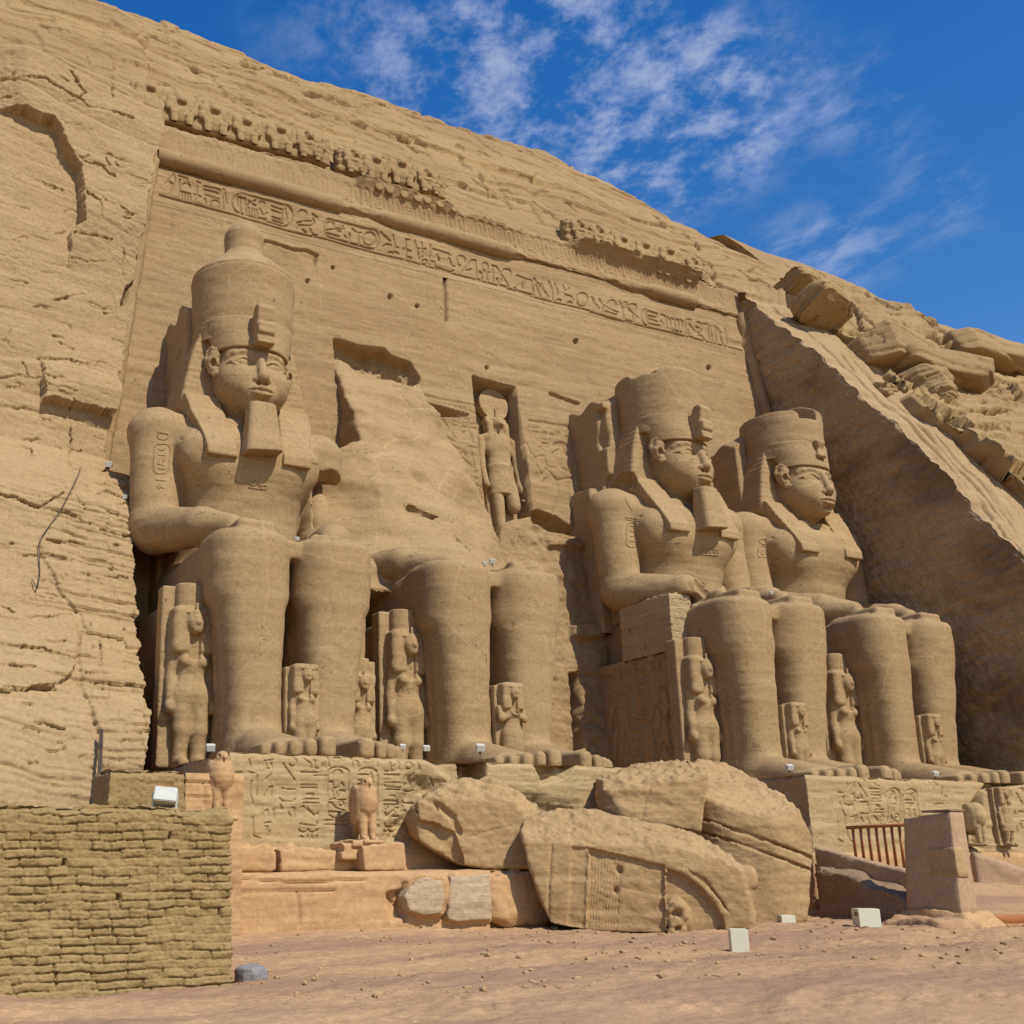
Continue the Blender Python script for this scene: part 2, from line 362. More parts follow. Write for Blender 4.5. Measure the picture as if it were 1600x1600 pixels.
M['hill'] = stone('hill_sandstone', (.42, .272, .135), (.33, .205, .1), (.49, .33, .175), 1.1, 5, .6, .05, stain=(.34, .21, .108), stain_amt=.6, g=(.80, .79, .72))
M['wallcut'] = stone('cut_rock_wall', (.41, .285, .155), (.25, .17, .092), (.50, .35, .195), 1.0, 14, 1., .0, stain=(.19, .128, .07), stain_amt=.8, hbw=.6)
M['pedestal'] = stone('pedestal_sandstone', (.425, .287, .148), (.36, .232, .112), (.49, .34, .185), 1.6, 1, .3, .10, hbw=.25, g=(.91, .92, .88))
M['pink'] = stone('pink_sandstone', (.52, .305, .165), (.45, .25, .13), (.58, .37, .21), 1.2, 1, .3, .08, g=(.86, .865, .76))
M['block'] = stone('fallen_sandstone', (.445, .285, .145), (.36, .215, .105), (.51, .345, .188), .8, 24, .4, .0, bedc=.3, hbw=.25, g=(.86, .845, .775))
M['mud'] = stone('mud_brick', (.295, .21, .098), (.235, .162, .07), (.35, .26, .132), 1., 0, .55, 0, grain=1.3, fine=1.6, bedc=.2, hbw=.1, g=(1.02, .935, .83))
M['mudtop'] = M['mud']
M['ground'] = stone('worn_rock_floor', (.45, .285, .175), (.385, .235, .14), (.52, .355, .23), 1., 0, .6, 0, stain=(.29, .175, .13), stain_amt=.65, stain_sc=(.09, .42, .9), grain=1.2, g=(.98, .92, .76))
M['plaster'] = stone('brown_plaster', (.40, .255, .15), (.36, .225, .128), (.43, .28, .165), .6, 0, .15, .12)
M['box'] = plain('cream_metal_box', (.60, .575, .42), .5, 0, .07, 3)
M['boxdark'] = plain('dark_lamp_glass', (.03, .03, .03), .15)
M['white'] = plain('white_lamp_housing', (.55, .54, .47), .5)
M['wood'] = plain('varnished_wood', (.33, .12, .035), .45, 0, .35, 14)
M['cable'] = plain('dark_cable', (.07, .05, .035), .7)
M['grey'] = stone('grey_boulder', (.24, .22, .21), (.17, .155, .15), (.31, .29, .28), 1., 20, .5, 0)
M['brickpatch'] = stone('brick_repair', (.38, .265, .14), (.31, .21, .1), (.45, .325, .18), 1., 0, .4, 0)
M['purple'] = stone('reddish_brown_stone', (.26, .165, .095), (.19, .115, .065), (.32, .21, .125), 1.5, 0, .8, 0)

# ------------------------------------------------------------------ the colossi
TW = lambda z, pts: np.interp(z, [p[0] for p in pts], [p[1] for p in pts]).astype(np.float32)
def leg_fn(X, Y, Z):
    rx = TW(Z, [(0, .98), (.9, .90), (1.6, .89), (3, .95), (4.2, 1.05), (5.2, 1.12), (6.1, 1.17), (7, 1.17)])
    cx = TW(Z, [(0, 1.17), (1.3, 1.15), (2.7, 1.24), (4.5, 1.33), (5.8, 1.42), (7, 1.42)])
    ry = TW(Z, [(0, .95), (1.2, .98), (2.6, 1.16), (4.2, 1.24), (5.3, 1.22), (6.2, 1.22), (7, 1.2)])
    cy = TW(Z, [(0, -5.45), (1.2, -5.42), (2.7, -5.32), (4.2, -5.34), (5.3, -5.42), (6.2, -5.45), (7, -5.45)])
    a, b = (X-cx)/rx, (Y-cy)/ry
    return ((np.abs(a)**3.0+np.abs(b)**3.0)**(1/3.)-1)*np.minimum(rx, ry)
def torso_fn(X, Y, Z):
    w = TW(Z, [(6.2, 2.4), (7.2, 2.34), (8.5, 2.2), (9.5, 2.32), (10.3, 2.62), (11.1, 2.95), (11.8, 3.1), (12.3, 2.75), (12.8, 1.9), (13.3, 1.1)])
    fr = TW(Z, [(6.2, 2.5), (7.5, 2.55), (8.6, 2.5), (9.4, 2.62), (10.2, 2.74), (10.9, 2.66), (11.6, 2.3), (12.2, 1.85), (12.8, 1.35), (13.3, 1.1)])
    y = np.where(Y < 0, Y/fr, Y/1.7)
    return ((np.abs(X/w)**2.7+np.abs(y)**2.7)**(1/2.7)-1)*np.minimum(w, fr)*.8
def foot(s, sx, seed):
    R = random.Random(seed)
    def f(X, Y, Z):
        X = X*sx; t = np.clip((-Y-5.0)/4.2, 0, 1)
        top = 1.55-1.12*t**.8; hw = .78+.2*t; cx = 1.12+.10*t
        return np.maximum(np.maximum(((np.abs((X-cx)/hw)**2.6+np.maximum(Z/top, 0)**2.2)**.42-1)*.55, -Y-8.75), np.maximum(Y+4.6, -Z))
    s.add(f, .22, ([-2.6, -9.3, -.1], [2.6, -4.3, 2.2]) )
    for (cx, w, tip, h) in ((.56, .235, -9.75, .54), (1.02, .175, -9.7, .46), (1.38, .165, -9.52, .42), (1.71, .155, -9.28, .39), (2.0, .145, -8.98, .36)):
        s.add(lambda X, Y, Z, cx=cx, w=w, tip=tip, h=h: rbox(X*sx, Y, Z-.05*np.clip(-Y-8.2, 0, 2)*0, (cx-w, tip, -.05), (cx+w, -8.0, h-.12*np.clip(-8.4-tip, 0, 2)*0), min(w*.75, .15)), .02, ([-2.5, tip-.2, -.1], [2.5, -7.8, .8]))
def build_body(dmg, upper=True):
    s = Sculpt((-4.2, -9.95, -.12), (4.2, 2.0, 13.5 if upper else 8.4), .072)
    s.both('add', leg_fn, 0, ([-.3, -7.2, -.1], [2.9, -3.4, 7.3]))
    s.cut(lambda X, Y, Z: Z-6.93+0*X*Y, .32)
    # thighs under the kilt, seat to knee
    s.both('add', lambda X, Y, Z: rbox(X, Y, Z, (.12, -6.25, 4.6), (2.58, 1.9, 6.95), .55)+.02*np.sin(Z*24+1.2*Y)*np.clip(-Y-0, 0, 1)*np.clip(5.6+Y, 0, 1), .3, ([-.1, -6.9, 4.4], [2.9, 2.0, 7.2]))
    s.add(lambda X, Y, Z: rbox(X, Y, Z, (-.6, -6.1, 6.28), (.6, 1.9, 6.82), .06), .12, ([-.9, -6.4, 6.1], [.9, 2.0, 7]))
    for sx in (-1, 1): foot(s, sx, 3)
    # back filling behind the shins
    s.both('add', lambda X, Y, Z: rbox(X, Y, Z, (.35, -5.2, -.1), (2.1, -3.9, 6), .3), .3, ([-.1, -5.6, -.1], [2.6, -3.4, 6.4]))
    # shin ridge and tendon line on the outer side of each leg
    s.tube([(-2.36, -5.75, 5.45), (-2.22, -5.75, 4.2), (-2.1, -5.65, 2.8), (-1.98, -5.55, 1.5), (-1.95, -5.5, .7)], [.07, .12, .13, .13, .16], .05, mirror=True)
    s.tube([(-2.46, -5.35, 5.6), (-2.3, -5.3, 4.2), (-2.14, -5.2, 2.8), (-1.98, -5.2, 1.2)], [.05, .10, .1, .1], .05, mirror=True)
    if upper:
        s.add(torso_fn, .25, ([-3.4, -3.3, 6.0], [3.4, 2, 13.5]))
        s.cap((0, -.7, 11.9), (0, -1.0, 13.4), 1.12, 1.0, .5)
        # pectorals, collar bones, navel
        s.ell((1.1, -2.12, 10.75), (1.3, .62, .95), .8, mirror=True)
        s.tube([(-2.5, -2.2, 9.75), (-1.4, -2.78, 9.72), (0, -2.82, 9.85), (1.4, -2.78, 9.72), (2.5, -2.2, 9.75)], .02, .08, 'sub')
        s.tube([(.45, -2.1, 12.1), (1.5, -1.95, 12.0), (2.6, -1.3, 12.1)], .14, .25, mirror=True)
        s.ell((0, -2.42, 8.35), (.2, .16, .16), .08, 'sub')
        # arms
        s.cap((3.02, -.80, 11.72), (3.06, -1.15, 8.3), .90, .83, .12, mirror=True)
        s.ell((2.8, -.7, 11.75), (1.12, 1.05, .70), .5, mirror=True)
        s.cap((3.08, -1.2, 8.1), (2.25, -3.9, 7.62), .84, .60, .2, mirror=True)
        s.cap((2.25, -3.9, 7.6), (1.66, -5.0, 7.35), .6, .38, .2, mirror=True)
        s.both('add', lambda X, Y, Z: rbox(X, Y, Z, (.75, -6.35, 6.9), (1.95, -4.8, 7.3), .17), .15, ([.3, -6.6, 6.6], [2.3, -4.4, 7.6]))
        for fx in (1.04, 1.34, 1.64): s.cap((fx, -5.4, 7.34), (fx-.02, -6.5, 7.28), .045, .045, .03, 'sub', True)
        s.cap((2.34, -2.75, 10.45), (2.20, -2.55, 8.45), .06, .24, .22, 'sub', True)
        # chest: edge of broad collar
        s.tube([(-2.55, -1.98, 11.2), (-2.05, -2.52, 10.75), (-1.3, -2.92, 10.42)], .05, .03, 'sub', False)
        s.tube([(2.55, -1.98, 11.2), (2.05, -2.52, 10.75), (1.3, -2.92, 10.42)], .05, .03, 'sub', False)
    else:
        # hands and the broken forearm left lying on the thighs
        s.cap((-3.0, -.6, 7.5), (-2.2, -3.6, 7.45), .78, .55, .2); s.cap((-2.2, -3.6, 7.4), (-1.3, -5.2, 7.15), .5, .3, .15)
        s.add(lambda X, Y, Z: rbox(X, Y, Z, (.7, -6.2, 6.85), (2.1, -4.6, 7.22), .12)+.08*np.sin(X*7)*np.sin(Y*5), .1, ([.3, -6.5, 6.6], [2.4, -4.3, 7.5]))
    if dmg == 1:                                            # the left colossus: broken upper arm on its far side
        s.sub(lambda X, Y, Z: np.maximum(rbox(X, Y, Z, (2.35, -3.2, 8.2), (4.6, -.1, 10.9), .1)+.12*np.sin(Z*4.1+X*3)+.1*np.sin(Y*5.3), -(X-2.55)), .05, ([2.2, -3.4, 8], [4.2, .3, 11.2]))
        s.ell((3.1, -.8, 9.2), (.55, .55, 1.25), .2)
        s.sub(lambda X, Y, Z: rbox(X, Y, Z, (.6, -6.7, 7.0), (2.2, -5.6, 7.6), .05)+.07*np.sin(X*9)*np.cos(Y*6), .03, ([.4, -6.9, 6.7], [2.4, -5.3, 7.8]))
    if dmg == 3:
        s.sub(lambda X, Y, Z: ellipsoid(X, Y, Z, (-1.85, -4.75, 7.75), (.75, .45, .62))+.1*np.sin(X*8+Z*5), .03, ([-3, -5.4, 6.9], [-.9, -4, 8.7]))
        s.sub(lambda X, Y, Z: ellipsoid(X, Y, Z, (-2.5, -4.3, 7.2), (.6, .6, .3))+.1*np.sin(Y*7), .03, ([-3.4, -5, 6.7], [-1.6, -3.5, 7.8]))
    if dmg == 4:
        s.sub(lambda X, Y, Z: ellipsoid(X, Y, Z, (-2.2, -2.9, 8.6), (.4, .6, 1.2)), .2, ([-2.9, -3.8, 7.2], [-1.5, -2, 10.2]))
    return s
def build_head():
    s = Sculpt((-2.1, -3.75, 11.6), (2.1, .3, 15.3), .036)
    s.ell((0, -1.35, 14.1), (1.30, 1.52, 1.85))
    s.ell((0, -1.7, 13.3), (1.08, 1.28, .95), .45)
    s.ell((.60, -2.22, 13.62), (.66, .58, .66), .45, mirror=True)
    s.ell((0, -2.62, 12.72), (.46, .44, .36), .3)
    s.ell((0, -2.72, 13.02), (.6, .38, .36), .22)
    s.add(lambda X, Y, Z: rbox(X, Y, Z, (-1.05, -2.62, 14.2), (1.05, -1, 14.85), .35), .3)
    # neck
    s.cap((0, -.9, 11.3), (0, -1.25, 13.2), 1.0, .92, .25)
    # brows and eyes are cut on the finished face, at its own surface
    def sy(x, z, o=0.):
        i, k = int(round((x-s.lo[0])/s.h)), int(round((z-s.lo[2])/s.h)); col = s.F[i, :, k]; j = int(np.argmax(col < 0)); f0, f1 = col[j-1], col[j]
        return float(s.lo[1]+s.h*(j-1+f0/(f0-f1)))+o
    def on(pts, o=0.): return [(x, sy(x, z, o), z) for x, z in pts]
    s.ell((.57, sy(.57, 14.1)-.10, 14.1), (.50, .17, .23), .10, 'sub', True)
    brow = on([(.16, 14.40), (.34, 14.50), (.6, 14.52), (.88, 14.46), (1.08, 14.36)], .03); s.tube(brow, [.06, .075, .08, .065, .04], .08, mirror=True)
    c0 = sy(.56, 14.1); s.ell((.57, c0+.25, 14.095), (.48, .30, .215), .03, mirror=True)
    up2 = [(.10, 14.02), (.20, 14.12), (.38, 14.24), (.58, 14.28), (.80, 14.22), (1.0, 14.10), (1.10, 14.08)]; lo2 = [(.10, 14.02), (.26, 13.95), (.46, 13.90), (.66, 13.90), (.86, 13.97), (1.0, 14.08)]
    U_, L_ = on(up2, -.005), on(lo2, -.005)
    s.tube(on([(x, z-.045) for x, z in up2], .0), .030, .01, 'sub', True)
    s.tube(U_, .042, .015, mirror=True); s.tube(L_, .03, .015, mirror=True)
    # nose
    s.cap((0, -2.82, 14.42), (0, -3.14, 13.54), .13, .185, .12); s.ell((0, -3.12, 13.45), (.21, .21, .16), .1)
    s.ell((.20, -2.97, 13.41), (.15, .18, .13), .06, mirror=True)
    s.ell((.13, -3.06, 13.26), (.075, .12, .07), .03, 'sub', True)
    # lips
    P_ = lambda pts, o: on(pts, o)
    up_ = P_([(-.46, 13.015), (-.26, 13.055), (-.08, 13.085), (0, 13.07), (.08, 13.085), (.26, 13.055), (.46, 13.015)], .0)
    lo_ = P_([(-.40, 12.945), (-.2, 12.885), (0, 12.87), (.2, 12.885), (.40, 12.945)], .0)
    gr_ = P_([(-.52, 13.0), (-.28, 12.978), (0, 12.972), (.28, 12.978), (.52, 13.0)], -.04)
    s.tube(up_, [.03, .075, .09, .085, .09, .075, .03], .03); s.tube(lo_, [.03, .09, .11, .09, .03], .03)
    s.tube(gr_, .028, .015, 'sub')
    s.ell((0, -3.0, 12.66), (.36, .1, .075), .12, 'sub')
    return s
def build_ear(sx):
    s = Sculpt((-2.2 if sx < 0 else .9, -2.6, 13.5), (-.9 if sx < 0 else 2.2, -1.0, 15.1), .034)
    # the ear's own plane: q runs from the cheek outwards and back, z up
    def P(q, z, o=0): return (sx*(1.28+q*.52+o*.72), -2.12+q*.85-o*.55, z)
    rim = [P(.02, 13.80), P(.16, 13.78), P(.33, 13.95), P(.50, 14.2), P(.58, 14.5), P(.50, 14.74), P(.30, 14.84), P(.10, 14.72), P(.02, 14.5)]
    s.tube(rim, [.10, .10, .085, .08, .08, .08, .08, .075, .05], .03)
    s.tube([P(.30, 14.3, -.08), P(.25, 14.05, -.08), P(.15, 13.95, -.08)], [.27, .22, .15], .06)
    s.ell(P(.22, 14.5, -.1), (.24, .24, .3), .05)
    s.tube([P(.38, 14.56, .0), P(.42, 14.3, .0), P(.33, 14.08, 0), P(.18, 14.02, 0)], [.045, .05, .05, .04], .02)
    s.tube([P(.36, 14.60, .0), P(.2, 14.52, .0)], [.05, .04], .02)
    s.ell(P(.2, 14.22, .07), (.11, .11, .17), .04, 'sub'); s.ell(P(.03, 14.2, .02), (.07, .07, .11), .04)
    return s
def build_nemes(var):
    s = Sculpt((-2.75, -3.25, 10.2), (2.75, 1.3, 16.1), .045)
    # cap over the skull, with the brow band
    def capf(X, Y, Z):
        r = TW(Z, [(14, 1.50), (14.62, 1.56), (15.2, 1.66), (15.9, 1.78)]); yb = TW(Z, [(14, 1.9), (14.62, 1.97), (15.2, 1.90), (15.9, 1.80)])
        d = ((np.abs(X/r)**2.3+np.abs((Y+.95)/np.where(Y < -.95, yb, 2.2))**2.3)**(1/2.3)-1)*1.5
        return np.maximum(d, np.abs(Z-15.3)-.62)
    s.add(capf)
    # the opening round the ears: folded arcs step back from the brow band to the wing
    for r_, x_ in ((.90, 1.47), (.80, 1.41), (.70, 1.35), (.60, 1.28)): s.both('sub', lambda X, Y, Z, r_=r_, x_=x_: np.maximum(np.sqrt((Y+1.1)**2+(Z-14.52)**2)-r_, x_-X), .0, ([.9, -2.9, 13], [2.1, 0, 15.7]))
    wing = [(.9, 15.72), (1.5, 15.76), (1.76, 15.6), (1.92, 15.2), (2.08, 14.6), (2.28, 13.6), (2.42, 12.9), (2.38, 12.6), (2.0, 12.35), (1.1, 12.2), (.95, 13.2), (1.1, 14.4)]
    s.both('add', lambda X, Y, Z: extr(poly2(X, Z, wing), np.abs(Y+.35)-(1.10+.04*np.clip(14.5-Z, 0, 2)), .13)+.008*np.sin(Z*27), .06, ([.5, -2, 11.9], [2.7, 1.3, 16]))
    # arcs above the ear
    # lappets falling on the chest
    s.both('add', lambda X, Y, Z: extr(np.abs(Y-.5-TW(Z, [(10.2, -2.96), (10.8, -2.9), (11.5, -2.5), (12.2, -2.1), (12.8, -1.75), (13.2, -1.5)]))-.62, np.maximum(np.abs(X-TW(Z, [(10.3, 1.33), (11.3, 1.42), (12.2, 1.62), (13, 1.72)]))-TW(Z, [(10.3, .52), (11.3, .55), (12.2, .62), (13, .62)]), np.maximum(10.45-Z, Z-13.1)), .06)+.006*np.sin(Z*27)*np.clip(Z-11, 0, 1), .08, ([.4, -3.2, 10.3], [2.6, -.8, 13.2]))
    if var == 3:
        s.sub(lambda X, Y, Z: ellipsoid(X, Y, Z, (-2.3, -.9, 13.0), (.35, .9, .5))+.09*np.sin(X*9+Z*7)*np.sin(Y*6), .02, ([-2.75, -2.2, 12.2], [-1.7, .4, 13.8]))
    return s
def build_crown(var):
    s = Sculpt((-2.25, -3.1, 15.2), (2.25, 1.5, 20.7), .06)
    prof = [(15.2, 1.80), (15.9, 1.83), (17, 1.88), (18.0, 1.93), (18.12, 1.9), (18.35, 1.70), (18.75, 1.28), (19.05, .92), (19.3, .74), (19.7, .72), (20.1, .74), (20.4, .60), (20.52, .3), (20.56, .01)]
    if var == 3: prof = [(15.2, 1.80), (15.9, 1.83), (17, 1.86), (18.0, 1.86), (18.05, 1.84), (18.2, 1.5), (18.42, .9), (18.5, .01)]
    if var == 4: prof = [(15.2, 1.80), (15.9, 1.83), (17, 1.86), (17.55, 1.84), (17.75, 1.62), (18.05, 1.1), (18.25, .5), (18.3, .01)]
    def f(X, Y, Z):
        r = TW(Z, prof); rr = np.sqrt(X**2+(Y+.92)**2)
        return np.maximum((rr-r)*.75, Z-prof[-1][0])
    s.add(f)
    if var == 1:
        s.tube([(1.92*math.sin(a), -.92-1.92*math.cos(a), 18.02) for a in [math.radians(q) for q in range(-150, 151, 12)]], .035, .02, 'sub')
    if var == 3:
        s.sub(lambda X, Y, Z: ellipsoid(X, Y, Z, (-1.4, -1.6, 18.35), (1.0, 1.2, .5))+.12*np.sin(X*6)*np.sin(Y*5), .02)
    if var == 4:
        s.sub(lambda X, Y, Z: np.maximum(17.25-.35*(X+.4)-Z, X-.1)+.1*np.sin(X*7+Y*4), .02)
        s.sub(lambda X, Y, Z: np.maximum(17.45-Z, np.maximum(X-.42, -Y-3.2))+.0*X, .01)
        s.sub(lambda X, Y, Z: np.maximum(np.maximum(17.05-Z, np.abs(X+.15)-.52), Y+1.5), .01)
    return s
def build_uraeus(var):
    s = Sculpt((-.95, -3.75, 14.4), (.95, -2.2, 16.5), .04)
    if var != 4:
        top = 16.2
        s.add(lambda X, Y, Z: extr(poly2(Y, Z, [(-2.5, 14.9), (-3.12, 14.62), (-3.42, 14.66), (-3.3, 15.3), (-3.42, 16.0), (-3.3, top), (-3.0, top-.05), (-2.84, 15.8), (-2.5, 15.7)]), np.abs(X)-(.33-.0*Z), .07))
        s.add(lambda X, Y, Z: rbox(X, Y, Z, (-.33, -3.48, 15.0), (.33, -3.2, 15.45), .1), .1)
    else:
        s.add(lambda X, Y, Z: rbox(X, Y, Z, (-.2, -3.0, 15.1), (.26, -2.4, 15.95), .1)+.06*np.sin(Z*9))
    arc = [(.30, -2.80, 14.95), (.5, -2.78, 14.88), (.74, -2.70, 14.98), (.78, -2.66, 15.2), (.6, -2.74, 15.34), (.36, -2.80, 15.3)]
    s.tube([(x, y+.03, z) for x, y, z in arc], .04, .02, mirror=True)
    return s
def build_beard():
    s = Sculpt((-1.0, -3.95, 10.4), (1.0, -2.2, 12.7), .036)
    def f(X, Y, Z):
        t = np.clip((12.55-Z)/1.95, 0, 1); hw = .49+.19*t; yf = -3.30-.30*t
        return smax(smax(np.abs(X)-hw, np.maximum(yf-Y, Y+2.62), .30), np.maximum(Z-12.5, 10.66+.12*X-Z), .04)
    s.add(f)
    for k in range(24):
        z = 12.42-.074*k; t = (12.55-z)/1.95; hw = .50+.19*t
        s.cap((-hw-.01, -3.5, z), (-hw-.01, -2.75, z+.03), .036, .036, .01, 'sub', True)
    return s
HEADM = None
PROTO = {}
def shared(key, make, amp=.02, freq=1.4, seed=0., bed=.012, chip=0.):
    if key not in PROTO:
        V, F = make().mesh(); V = weather(V, F, amp, freq, seed, bed, chip); PROTO[key] = mesh_from(key[0], V, F); PROTO[key].materials.append(M['statue'])
    return PROTO[key]
def add_part(root, name, me):
    o = bpy.data.objects.new(name, me); COL.objects.link(o); o.parent = root; return o
CEN = {1: (-13.66, -.18, .03), 2: (-6.16, .27, .01), 3: (6.12, -.13, -.07), 4: (13.75, .06, 0)}
def throne_sculpt(i):
    s = Sculpt((-3.6, -4.75, -.1), (3.6, 2.2, 9.2 if i != 2 else 6.2), .07)
    s.both('add', lambda X, Y, Z: extr(poly2(X, Y, [(0, 1.9), (3.25, 1.9), (3.2, -4.42), (0, -4.42)]), np.abs(Z-2.55)-2.65+.0*X, .03))
    # pillar between the shins
    s.add(lambda X, Y, Z: rbox(X, Y, Z, (-.55, -6.42, -.1), (.55, -4.0, 5.65), .03))
    s.add(lambda X, Y, Z: rbox(X, Y, Z, (-.5, -4.9, 5.6), (.5, -4.0, 6.4), .03))
    return s
def slab_sculpt(i):
    top, hw, yf = {1: (17.75, 2.0, -.55), 3: (18.0, 2.55, -.35), 4: (17.15, 2.35, -.4)}[i]
    s = Sculpt((-3.6, -1.6, 6.6), (3.6, 3.0, top+.7), .085)
    s.add(lambda X, Y, Z: np.maximum(rbox(X, Y, Z, (-hw, yf+.035*(Z-12), 7), (hw, 3.5, top), .08), 0*X-9))
    s.add(lambda X, Y, Z: rbox(X, Y, Z, (-hw-.55, .35+.05*(Z-12), 6.5), (hw+.55, 3.5, 13.2), .1), .1)
    # chipped crown edge of the slab
    s.sub(lambda X, Y, Z: np.maximum(top-.55+.28*np.sin(X*2.1+i)+.16*np.sin(Y*4.3+X*3)-Z, X+1.1), .02)
    if i == 3: s.sub(lambda X, Y, Z: np.maximum(np.maximum(np.abs(Z-15.2+.25*X)-.9, X+hw-.22), Y-yf-.6)+.05*np.sin(Z*4), .02)
    if i == 3:
        s.sub(lambda X, Y, Z: ellipsoid(X, Y, Z, (-hw, yf-.2, 12.9), (.7, .7, .9))+.1*np.sin(Z*6), .03)
    return s
LAB = {1: 'seated sandstone colossus with its tall double crown whole, nearest the rough cliff',
       2: 'headless seated colossus broken off above the knees, beside the crowned one',
       3: 'seated bearded colossus with a brick prop under its elbow, right of the niche',
       4: 'beardless seated colossus with chipped crown, beside the dark cut rock wall'}
def colossus(i):
    root = empty('colossal_statue', CEN[i]); tag(root, LAB[i], 'statue', 'seated colossi of the temple front')
    V, F = build_body(i, i != 2).mesh(); V = weather(V, F, .022, .9, i*7., .009)
    me = mesh_from('body', V, F); me.materials.append(M['statue']); add_part(root, 'body', me)
    add_part(root, 'throne', shared(('throne', i == 2), lambda: throne_sculpt(i), .02, 1, 3., .015))
    if i != 2:
        add_part(root, 'head', shared(('head',), build_head, .008, 1.6, 2., .006))
        for sx in (-1, 1): add_part(root, 'ear', shared(('ear', sx), lambda: build_ear(sx), .004, 2., 1., .004))
        add_part(root, 'headdress', shared(('headdress', i == 3), lambda: build_nemes(i), .012, 1.5, 4., .008))
        add_part(root, 'crown', shared(('crown', i), lambda: build_crown(i), .02, 1.0, i*2., .008))
        add_part(root, 'uraeus', shared(('uraeus', i == 4), lambda: build_uraeus(i), .012, 2.5, 5., .01))
        if i != 4: add_part(root, 'beard', shared(('beard',), build_beard, .006, 2., 6., .004))
        s = slab_sculpt(i); V, F = s.mesh(); V = weather(V, F, .035, 1., i*3., .012); me = mesh_from('back_slab', V, F); me.materials.append(M['statue']); add_part(root, 'back_slab', me)
    turn = {3: math.radians(7), 4: math.radians(3)}.get(i, 0.)       # these two faces look a little to their left
    if turn:
        for ch in root.children:
            if ch.name.split('.')[0] in ('head', 'ear', 'uraeus', 'beard'):
                pv = Vector((0, -1.0, 0)); ch.rotation_euler = (0, 0, turn); ch.location = pv-Matrix.Rotation(turn, 3, 'Z')@pv
    return root
COLOSSI = {i: colossus(i) for i in (1, 2, 3, 4)}
# ------------------------------------------------------------------ incised signs, traced as strokes (photo points on their real surfaces)
def tr(ox, oy, s, *lines): return [[(ox+x/s, oy+y/s) for x, y in l] for l in lines]
def arc(cx, cy, rx, ry, a0=0, a1=360, n=12): return [(cx+rx*math.cos(math.radians(a0+(a1-a0)*k/n)), cy+ry*math.sin(math.radians(a0+(a1-a0)*k/n))) for k in range(n+1)]
def zig(x0, y0, x1, y1, n=6, h=12): return [(x0+(x1-x0)*k/(2*n), y0+(y1-y0)*k/(2*n)+(h if k % 2 else 0)) for k in range(2*n+1)]
FR = []
FR += tr(240, 230, 6.667, [(60, 500), (400, 590), (900, 730), (1300, 850), (1600, 930)], [(60, 205), (400, 290), (800, 400)], [(210, 280), (120, 380)], [(210, 280), (225, 350), (165, 495)], [(150, 345), (200, 385)],
         [(255, 298), (350, 325), (352, 360)], [(272, 340), (270, 520)], arc(340, 410, 42, 40, 190, 380), [(290, 470), (292, 540)], [(320, 478), (322, 545)], [(350, 482), (352, 552)], [(380, 490), (382, 560)], [(285, 462), (385, 488)],
         [(450, 355), (455, 500), (420, 575)], [(450, 355), (488, 375)], [(420, 490), (490, 520)], [(520, 402), (690, 445), (682, 490)], [(525, 440), (680, 482)], zig(535, 490, 685, 540, 6, 12), [(528, 540), (545, 590)], arc(635, 600, 48, 42, 150, 400),
         [(720, 440), (725, 650)], [(735, 440), (762, 585)], arc(900, 590, 85, 100, 95, 280), [(900, 482), (1350, 605)], [(885, 688), (1330, 825)], arc(1350, 715, 100, 112, 280, 450),
         [(870, 515), (875, 620)], [(900, 520), (905, 690)], [(940, 530), (948, 700)], [(870, 515), (955, 545), (960, 700)], [(985, 560), (1060, 610)], [(1060, 555), (980, 600)], arc(1125, 595, 32, 28, 190, 380), [(985, 630), (985, 710)], [(1015, 640), (1018, 720)], [(1045, 650), (1048, 730)], [(1072, 650), (1075, 735)],
         [(1105, 640), (1140, 720), (1180, 685)], [(1100, 740), (1170, 755)], [(1225, 615), (1340, 650)], [(1230, 660), (1330, 690)], [(1230, 730), (1340, 765)], [(1340, 650), (1335, 760)], [(1368, 640), (1392, 750)], [(1235, 765), (1345, 798)])
FR += tr(460, 290, 6.667, [(0, 490), (300, 555), (800, 690), (1200, 790), (1600, 905)], arc(80, 300, 48, 40, 180, 390), [(20, 390), (100, 370), (180, 368)], [(185, 300), (240, 335)], [(190, 340), (215, 395)], [(40, 410), (170, 420), (215, 385)], [(160, 455), (195, 515), (235, 520)], [(80, 455), (120, 490)],
         arc(365, 440, 60, 95, 90, 250), [(345, 350), (820, 470)], [(350, 535), (800, 660)], arc(815, 565, 65, 100, 285, 445), arc(372, 410, 38, 32, 180, 390), [(330, 465), (420, 455), (480, 480)], zig(335, 492, 470, 530, 6, 12), [(430, 440), (520, 460), (500, 420)], [(520, 520), (545, 555), (580, 520)], [(570, 500), (572, 600)], [(600, 450), (640, 480)], [(650, 485), (700, 490)], [(668, 490), (670, 610)],
         arc(780, 555, 68, 66, 0, 360, 20), [(890, 490), (1000, 580)], [(1025, 520), (1050, 640), (1080, 650)], [(915, 635), (960, 612), (1005, 625)], arc(1000, 715, 28, 22, 190, 360), [(1040, 690), (1085, 712)], [(1155, 560), (1165, 740)], [(1155, 565), (1195, 570)], [(1130, 655), (1210, 690)], arc(1185, 770, 30, 25, 190, 360),
         [(1245, 580), (1270, 660), (1300, 775), (1335, 740)], [(1320, 600), (1325, 700)], [(1255, 655), (1300, 665)], [(1310, 665), (1365, 670)], arc(1355, 800, 30, 26, 0, 360), [(1410, 630), (1405, 830)], [(1435, 665), (1600, 712)], [(1480, 730), (1510, 790)], [(1425, 790), (1460, 800), (1465, 845), (1600, 888)])
